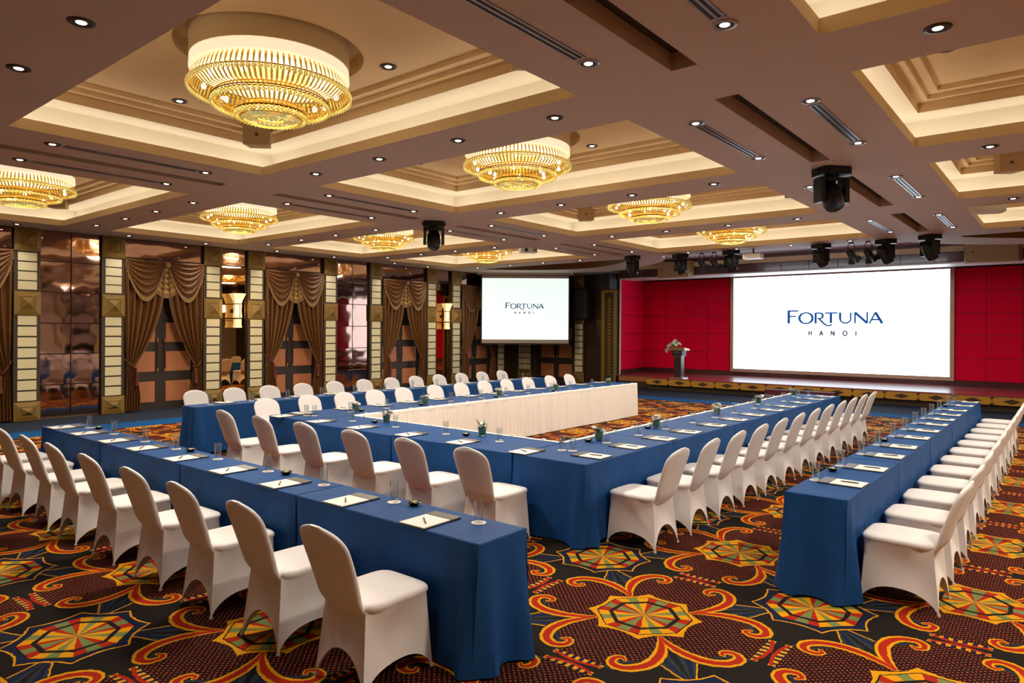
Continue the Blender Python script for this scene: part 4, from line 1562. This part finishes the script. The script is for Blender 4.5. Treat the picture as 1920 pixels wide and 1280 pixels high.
def table(x0, x1, y0, y1, joint, label, seed, flat=()):
    Lx, Ly = x1 - x0, y1 - y0
    top = box_mesh('tabletop', M['orangewood'], .02, Lx - .02, .02, Ly - .02, .715, .742)
    parts = [P('tablecloth', cloth_mesh(Lx, Ly, joint, seed, flat=flat)), P('tabletop', top)]
    for a in (.09, Lx - .09):
        for c in (.08, Ly - .08):
            parts.append(P('leg', _legm, T(a, c, 0)))
    thing('banquet_table', label, 'table', T(x0, y0, 0), parts, 'blue-clothed conference tables')


def run(axis, s0, s1, c0, c1, n, lab, seed, start_joint=False, end_joint=False, gap=.012, flat=()):
    L = (s1 - s0) / n
    for i in range(n):
        a, b_ = s0 + L * i + gap / 2, s0 + L * (i + 1) - gap / 2
        j = set()
        if i > 0 or start_joint:
            j.add(axis + '0')
        if i < n - 1 or end_joint:
            j.add(axis + '1')
        pos = ORD[i] + ' table from the ' + lab[0] + ' end, ' + lab[1]
        if axis == 'x':
            table(a, b_, c0, c1, j, 'blue-clothed ' + pos, seed + i, flat)
        else:
            table(c0, c1, a, b_, j, 'blue-clothed ' + pos, seed + i, flat)


run('y', 2.56, 9.72, 2.87, 3.30, 4, ('right', 'front row nearest the camera'), 10)
run('x', 5.19, 13.90, 3.37, 4.21, 5, ('near', 'right arm of the U'), 20, flat=('y1',))
run('y', 4.225, 7.78, 5.19, 6.02, 2, ('right', 'short base of the U'), 30, True, True, flat=('x1',))
run('x', 5.28, 14.05, 7.80, 8.66, 5, ('near', 'left arm of the U with white skirt'), 40, flat=('y0',))
run('x', 5.32, 14.41, 1.24, 1.68, 5, ('near', 'outer row at the far right'), 50)
run('x', 5.06, 14.02, 10.34, 10.76, 5, ('near', 'rear row before the draped wall'), 60)

# ------------------------------------------------------------------ ivory pleated skirts inside the U
def skirt(p0, p1, nrm, label):
    (xa, ya), (xb, yb) = p0, p1
    L = math.hypot(xb - xa, yb - ya)
    dx, dy = (xb - xa) / L, (yb - ya) / L
    n = int(L / .014)
    rings = []
    rnd = random.Random(int(L * 100))
    wob = [rnd.uniform(-.006, .006) for _ in range(n + 1)]
    for i, z in enumerate((.738, .70, .60, .45, .30, .15, .015)):
        ring = []
        for j in range(n + 1):
            s = L * j / n
            tri = abs((s / .056) % 1 - .5) * 2
            k = .4 + .6 * i / 6
            o = .026 + .036 * k * (tri - .5) + .028 * i / 6 + (wob[j] + .012 * math.sin(2.1 * s) * (i / 6)) * k
            ring.append((xa + dx * s + nrm[0] * o, ya + dy * s + nrm[1] * o, z))
        rings.append(ring)
    body = MB().loft(rings, closed=False)
    lip = MB()
    prof = [(.030, .700), (.036, .735), (.030, .756), (-.025, .7545)]
    m = max(2, int(L / .12))
    lr = [[(xa + dx * L * j / m + nrm[0] * (o + .004 * math.sin(j * 1.7)), ya + dy * L * j / m + nrm[1] * (o + .004 * math.sin(j * 1.7)), z) for j in range(m + 1)] for o, z in prof]
    lip.loft(lr, closed=False)
    clip = MB().box(-.02, .02, -.02, .02, .745, .768).mesh('clip', M['white'])
    clips = []
    nc = int(L / .42)
    for i in range(nc):
        s = L * (i + .5) / nc
        clips.append(P('clip', clip, T(xa + dx * s + nrm[0] * .01, ya + dy * s + nrm[1] * .01, 0)))
    thing('table_skirt', label, 'table skirt', T(0, 0, 0), [P('pleated_cloth', body.mesh('pleated_cloth', M['skirt'], 30)), P('top_band', lip.mesh('top_band', M['skirt'], 80))] + clips, 'ivory pleated skirts')


skirt((6.06, 7.785), (14.08, 7.785), (0, -1), 'long ivory pleated skirt along the left arm of the U')
skirt((6.035, 4.26), (6.035, 7.74), (1, 0), 'ivory skirt inside the base of the U, only its top band showing')
skirt((6.06, 4.222), (13.9, 4.222), (0, 1), 'ivory skirt hidden inside the right arm of the U')

# ------------------------------------------------------------------ place settings
_pad = [P('cover_board', box_mesh('cover_board', M['leather'], -.115, .115, -.165, .165, 0, .006)),
        P('paper', box_mesh('paper', M['paper'], -.108, .108, -.158, .075, .006, .011)),
        P('top_strip', box_mesh('top_strip', M['strip'], -.115, .115, .082, .165, .006, .012))]
_penm = MB().tube([(-.068, 0, .006), (.050, 0, .006)], .0045, 8)
_penm.tube([(.050, 0, .006), (.068, 0, .006)], [.0045, .001], 8)
_pclip = box_mesh('clip', M['chrome'], -.066, -.030, -.0012, .0012, .010, .0125)
_pen = [P('barrel', _penm.mesh('barrel', M['pen'], 60)), P('clip', _pclip)]
_coast = MB().lathe([(0, 0), (.047, 0), (.047, .002), (0, .002)], 20).mesh('coaster', M['coaster'])
_gl = MB().lathe([(0, .0), (.025, .0), (.0265, .004), (.031, .145), (.0288, .145), (.0245, .018), (0, .016)], 24).mesh('drinking_glass', M['glass'], 50)


def setting(x, y, rz, gx, gy, who, i, z=.7515, pen_rot=None, g=''):
    """folder centred at x,y with its strip away from the sitter; glass at gx,gy"""
    o = ORD[i]
    rnd = random.Random(i * 31 + len(who))
    jr = rnd.uniform(-.04, .04)
    m = T(x, y, z) @ RZ(rz + jr)
    thing('notepad_folder', 'black folder with white paper, %s place %s' % (o, who), 'notepad', m, _pad, 'notepad folders on the tables')
    thing('pen', 'black pen on the paper, %s place %s' % (o, who), 'pen', m @ T(.0, -.045, .011) @ RZ(PI / 2 + (pen_rot if pen_rot is not None else rnd.uniform(.35, .65))), _pen, 'pens on the notepads')
    single('coaster', _coast, 'white coaster at %s place %s' % (o, who), 'coaster', T(gx, gy, z), 'coasters under the glasses')
    single('drinking_glass', _gl, 'clear water glass at %s place %s' % (o, who), 'glass', T(gx, gy, z + .002), 'water glasses on the tables')


def chair(x, y, rz, label, i):
    rnd = random.Random(i * 7 + int(x * 10))
    thing('banquet_chair', label, 'chair', T(x, y, 0) @ RZ(rz + rnd.uniform(-.03, .03)), CHP, 'white-covered banquet chairs')


FX, FY, FMY = -PI / 2, 0.0, PI      # facing +X, +Y, -Y
N_G = [2.86, 3.65, 4.46, 5.24, 6.08, 6.90, 7.60, 8.40, 9.13]
for i, g in enumerate(N_G):
    setting(3.02, g + .26, FX, 3.19, g, 'from the right on the front table row', i, pen_rot=.9)
    chair(2.565, g + .23, FX, 'white-covered chair, %s from the right along the front table row' % ORD[i], i)
B_G = [3.96, 4.78, 5.59, 6.46, 7.30, 8.14]
for i, g in enumerate(B_G):
    setting(5.36, g + .26 if i else 4.18, FX, 5.66, g, 'from the right along the base of the U', i, pen_rot=1.1)
    chair(4.865, (4.15, 4.95, 5.80, 6.68, 7.55, 8.42)[i], FX, 'white-covered chair, %s from the right along the base of the U' % ORD[i], i)
R_G = [5.70, 6.35, 7.05, 7.73, 8.50, 9.23, 9.93, 10.73, 11.38, 12.17, 12.98, 13.62]
for i, g in enumerate(R_G):
    setting(max(g - .08, 5.62) if i else 5.58, 3.56, FY, g, 3.86, 'from near end of right arm', i, pen_rot=.1)
    chair(5.70 + .695 * i, 3.08, FY, 'white-covered chair, %s from the near end beside the right arm of the U' % ORD[i], i)
O_G = [5.89, 6.66, 7.44, 8.15, 8.96, 9.68, 10.42, 11.09, 11.78, 12.52, 13.40, 14.18]
for i, g in enumerate(O_G):
    setting(g + .0, 1.405, FY, g - .02, 1.605, 'from near end of outer right row', i, pen_rot=.05)
    chair(5.74 + .765 * i, .95, FY, 'white-covered chair, %s from the near end of the outer right row' % ORD[i], i)
L_G = [5.60, 6.25, 6.93, 7.66, 8.33, 9.09, 9.78, 10.45, 11.20, 11.88, 12.71, 13.45]
L_C = [5.72, 6.46, 7.13, 7.76, 8.42, 9.20, 9.92, 10.60, 11.32, 12.05, 12.88, 13.65]
for i, g in enumerate(L_G):
    setting(L_C[i] - .02, 8.46, FMY, g, 8.11 if i else 8.24, 'from near end of left arm', i, pen_rot=.2)
    chair(L_C[i] - .08, 8.95, FMY, 'white-covered chair, %s from the near end behind the left arm of the U' % ORD[i], i)
K_G = [5.42, 6.12, 6.80, 7.50, 8.24, 8.98, 9.72, 10.42, 11.15, 11.90, 12.65, 13.42]
for i, g in enumerate(K_G):
    setting(g + .26, 10.60, FMY, g, 10.57, 'from near end of rear row', i, pen_rot=.2)
    chair(g + .16, 11.05, FMY, 'white-covered chair, %s from the near end behind the rear row' % ORD[i], i)

# ------------------------------------------------------------------ dishes of sweets
_bw = MB().lathe([(0, .002), (.026, .0), (.030, .006), (.050, .026), (.047, .027), (.028, .010), (0, .008)], 20).mesh('bowl', M['bowl'], 60)
_mt = MB()
_rm = random.Random(5)
for k in range(11):
    a, r = _rm.uniform(0, 6.28), _rm.uniform(0, .026)
    _mt.lathe([(0, -.008), (.007, -.005), (.009, 0), (.007, .005), (0, .008)], 6, (r * math.cos(a), r * math.sin(a), .020 + .006 * _rm.random()))
_dish = [P('bowl', _bw), P('sweets', _mt.mesh('sweets', M['mint']), None, (), 'stuff')]
for (x_, y_, lb) in ((3.22, 3.48, 'near the right end of the front table row'), (3.22, 5.02, 'behind the fourth glass of the front table row'), (3.22, 6.66, 'middle of the front table row'), (3.23, 8.96, 'far left of the front table row'),
                     (5.72, 5.33, 'beside the middle vase on the base of the U'), (5.74, 6.95, 'beside the left vase on the base of the U'),
                     (6.28, 4.05, 'by the first vase on the right arm of the U'), (7.62, 4.05, 'by the second vase on the right arm of the U'),
                     (6.35, 1.60, 'second place of the outer right row'), (8.46, 1.60, 'fourth place of the outer right row'), (13.1, 1.60, 'far end of the outer right row'),
                     (6.42, 8.08, 'by the first vase on the left arm of the U'), (7.56, 8.02, 'by the second vase on the left arm of the U'), (9.36, 8.00, 'by the third vase on the left arm of the U'), (11.1, 7.98, 'by the fourth vase on the left arm of the U')):
    thing('sweet_dish', 'small black bowl of sweets, %s' % lb, 'bowl', T(x_, y_, .7515), _dish, 'black bowls of sweets')

# ------------------------------------------------------------------ small glass vases with white flowers
def blossom(r, petals, mat, seed):
    b = MB()
    rnd = random.Random(seed)
    for layer, (k, up) in enumerate(((1.0, .25), (.7, .7))):
        for j in range(petals):
            t = 2 * PI * j / petals + layer * .4 + rnd.uniform(-.1, .1)
            c, s = math.cos(t), math.sin(t)
            L = r * k
            pts = []
            for u_, w_ in ((.05, .10), (.45, .42), (.80, .40), (1.0, .08)):
                z = L * (up * u_ - .35 * u_ * u_)
                pts.append([(L * (u_ * c - w_ * s), L * (u_ * s + w_ * c), z), (L * (u_ * c) , L * (u_ * s), z - .08 * L), (L * (u_ * c + w_ * s), L * (u_ * s - w_ * c), z)])
            b.loft(pts, closed=False)
    return b.mesh('blossom', mat, 80)


BL = [blossom(.058, 7, M['petal'], 1), blossom(.048, 7, M['petal'], 2), blossom(.046, 6, M['petal'], 3)]
_vz = MB().lathe([(0, 0), (.038, 0), (.041, .004), (.056, .118), (.0535, .118), (.039, .012), (0, .010)], 28).mesh('glass_cup', M['glass'], 50)
_lfm = MB()
for k in range(3):
    rr = .0385 - .004 * k
    _lfm.loft([[(rr * math.cos(2 * PI * j / 22 + k) * (1 + .02 * math.sin(5 * j)), rr * math.sin(2 * PI * j / 22 + k), .013) for j in range(20)],
               [((rr + .008) * math.cos(2 * PI * j / 22 + k), (rr + .008) * math.sin(2 * PI * j / 22 + k), .100 - .012 * k + .006 * math.sin(j * 1.3)) for j in range(20)]], closed=False)
_lfm.lathe([(0, .07), (.040, .075)], 16)
_sg = MB()
_rs = random.Random(11)
for k in range(9):
    a, r = _rs.uniform(0, 6.28), _rs.uniform(.02, .07)
    p0, p1 = Vector((0, 0, .07)), Vector((r * math.cos(a), r * math.sin(a), _rs.uniform(.12, .18)))
    _sg.tube([p0, (p0 + p1) / 2 + Vector((0, 0, .01)), p1], .0018, 4)
    for q in range(4):
        c = p0.lerp(p1, .5 + .16 * q)
        _sg.quad(c, c + Vector((.012 * math.cos(a + 1), .012 * math.sin(a + 1), .006)), c + Vector((.022 * math.cos(a + .6), .022 * math.sin(a + .6), .012)), c + Vector((.010 * math.cos(a), .010 * math.sin(a), .010)))
_lfmesh, _sgmesh = _lfm.mesh('leaf_lining', M['leaf'], 80), _sg.mesh('sprig', M['sprig'])


def vase(x, y, label, seed, full):
    rnd = random.Random(seed)
    parts = [P('glass_cup', _vz), P('leaf_lining', _lfmesh), P('sprig', _sgmesh, RZ(rnd.uniform(0, 6)))]
    for k in range(full):
        a = rnd.uniform(0, 6.28)
        r = .0 if k == 0 else rnd.uniform(.025, .052)
        m = T(r * math.cos(a), r * math.sin(a), .105 + rnd.uniform(0, .030)) @ RZ(rnd.uniform(0, 6)) @ Matrix.Rotation(rnd.uniform(-.6, .6), 4, 'X')
        parts.append(P('blossom', BL[k % 3 if k else 0], m))
    thing('flower_vase', label, 'vase', T(x, y, .7515), parts, 'small vases of white flowers')


for k, (x_, y_, lb, fl) in enumerate(((5.84, 5.19, 'leaf-lined glass with few small flowers, middle of the base of the U', 3), (5.86, 6.86, 'leaf-lined glass with one white flower, left part of the base of the U', 4),
                                      (6.30, 8.05, 'leaf-lined glass with white flowers and sprigs, nearest on the left arm', 4), (7.68, 8.05, 'white flower vase, second from the near end of the left arm', 5),
                                      (9.48, 8.02, 'round white flower vase, third from the near end of the left arm', 6), (11.22, 8.0, 'vase with a leaning white flower, fourth on the left arm', 4),
                                      (13.22, 8.0, 'white flower vase at the far end of the left arm', 5),
                                      (6.43, 4.01, 'leaf-lined glass with tiny flowers, first on the right arm of the U', 3), (7.76, 4.01, 'leaf-lined glass with flowers and sprig, second on the right arm', 4),
                                      (9.67, 4.02, 'vase with large white blossoms, third on the right arm', 6), (11.40, 4.03, 'vase with large white blossoms, fourth on the right arm', 6),
                                      (13.26, 4.03, 'vase with large white blossoms, far end of the right arm', 6))):
    vase(x_, y_, lb, k + 3, fl)

# ------------------------------------------------------------------ flowers on the lectern
ff = []
rf = random.Random(21)
BL2 = [blossom(.075, 6, M['petal'], 31), blossom(.065, 6, M['petal'], 32), blossom(.06, 5, M['petalpink'], 33)]
for k in range(26):
    a, r = rf.uniform(0, 6.28), rf.uniform(.02, .17)
    z = .20 - r * .8 + rf.uniform(-.02, .05)
    tilt = Matrix.Rotation(rf.uniform(.2, 1.1), 4, Vector((-math.sin(a), math.cos(a), 0)))
    ff.append(P('blossom', BL2[k % 3], T(r * math.cos(a) * .8, r * math.sin(a) * 1.25, z) @ tilt @ RZ(rf.uniform(0, 6))))
for k in range(6):
    ff.append(P('blossom', BL2[2], T(-.05 + rf.uniform(-.05, .05), .17 + .022 * k, .08 - .045 * k) @ Matrix.Rotation(1.0, 4, 'Y')))
fo = MB().lathe([(0, .0), (.08, .0), (.10, .04), (.06, .09), (0, .10)], 14)
ff.append(P('foliage_base', fo.mesh('foliage_base', M['leaf'], 60)))
thing('lectern_flowers', 'white flower arrangement on the left side of the lectern top', 'flowers', T(LX - .02, LY + .14, 1.422), ff)
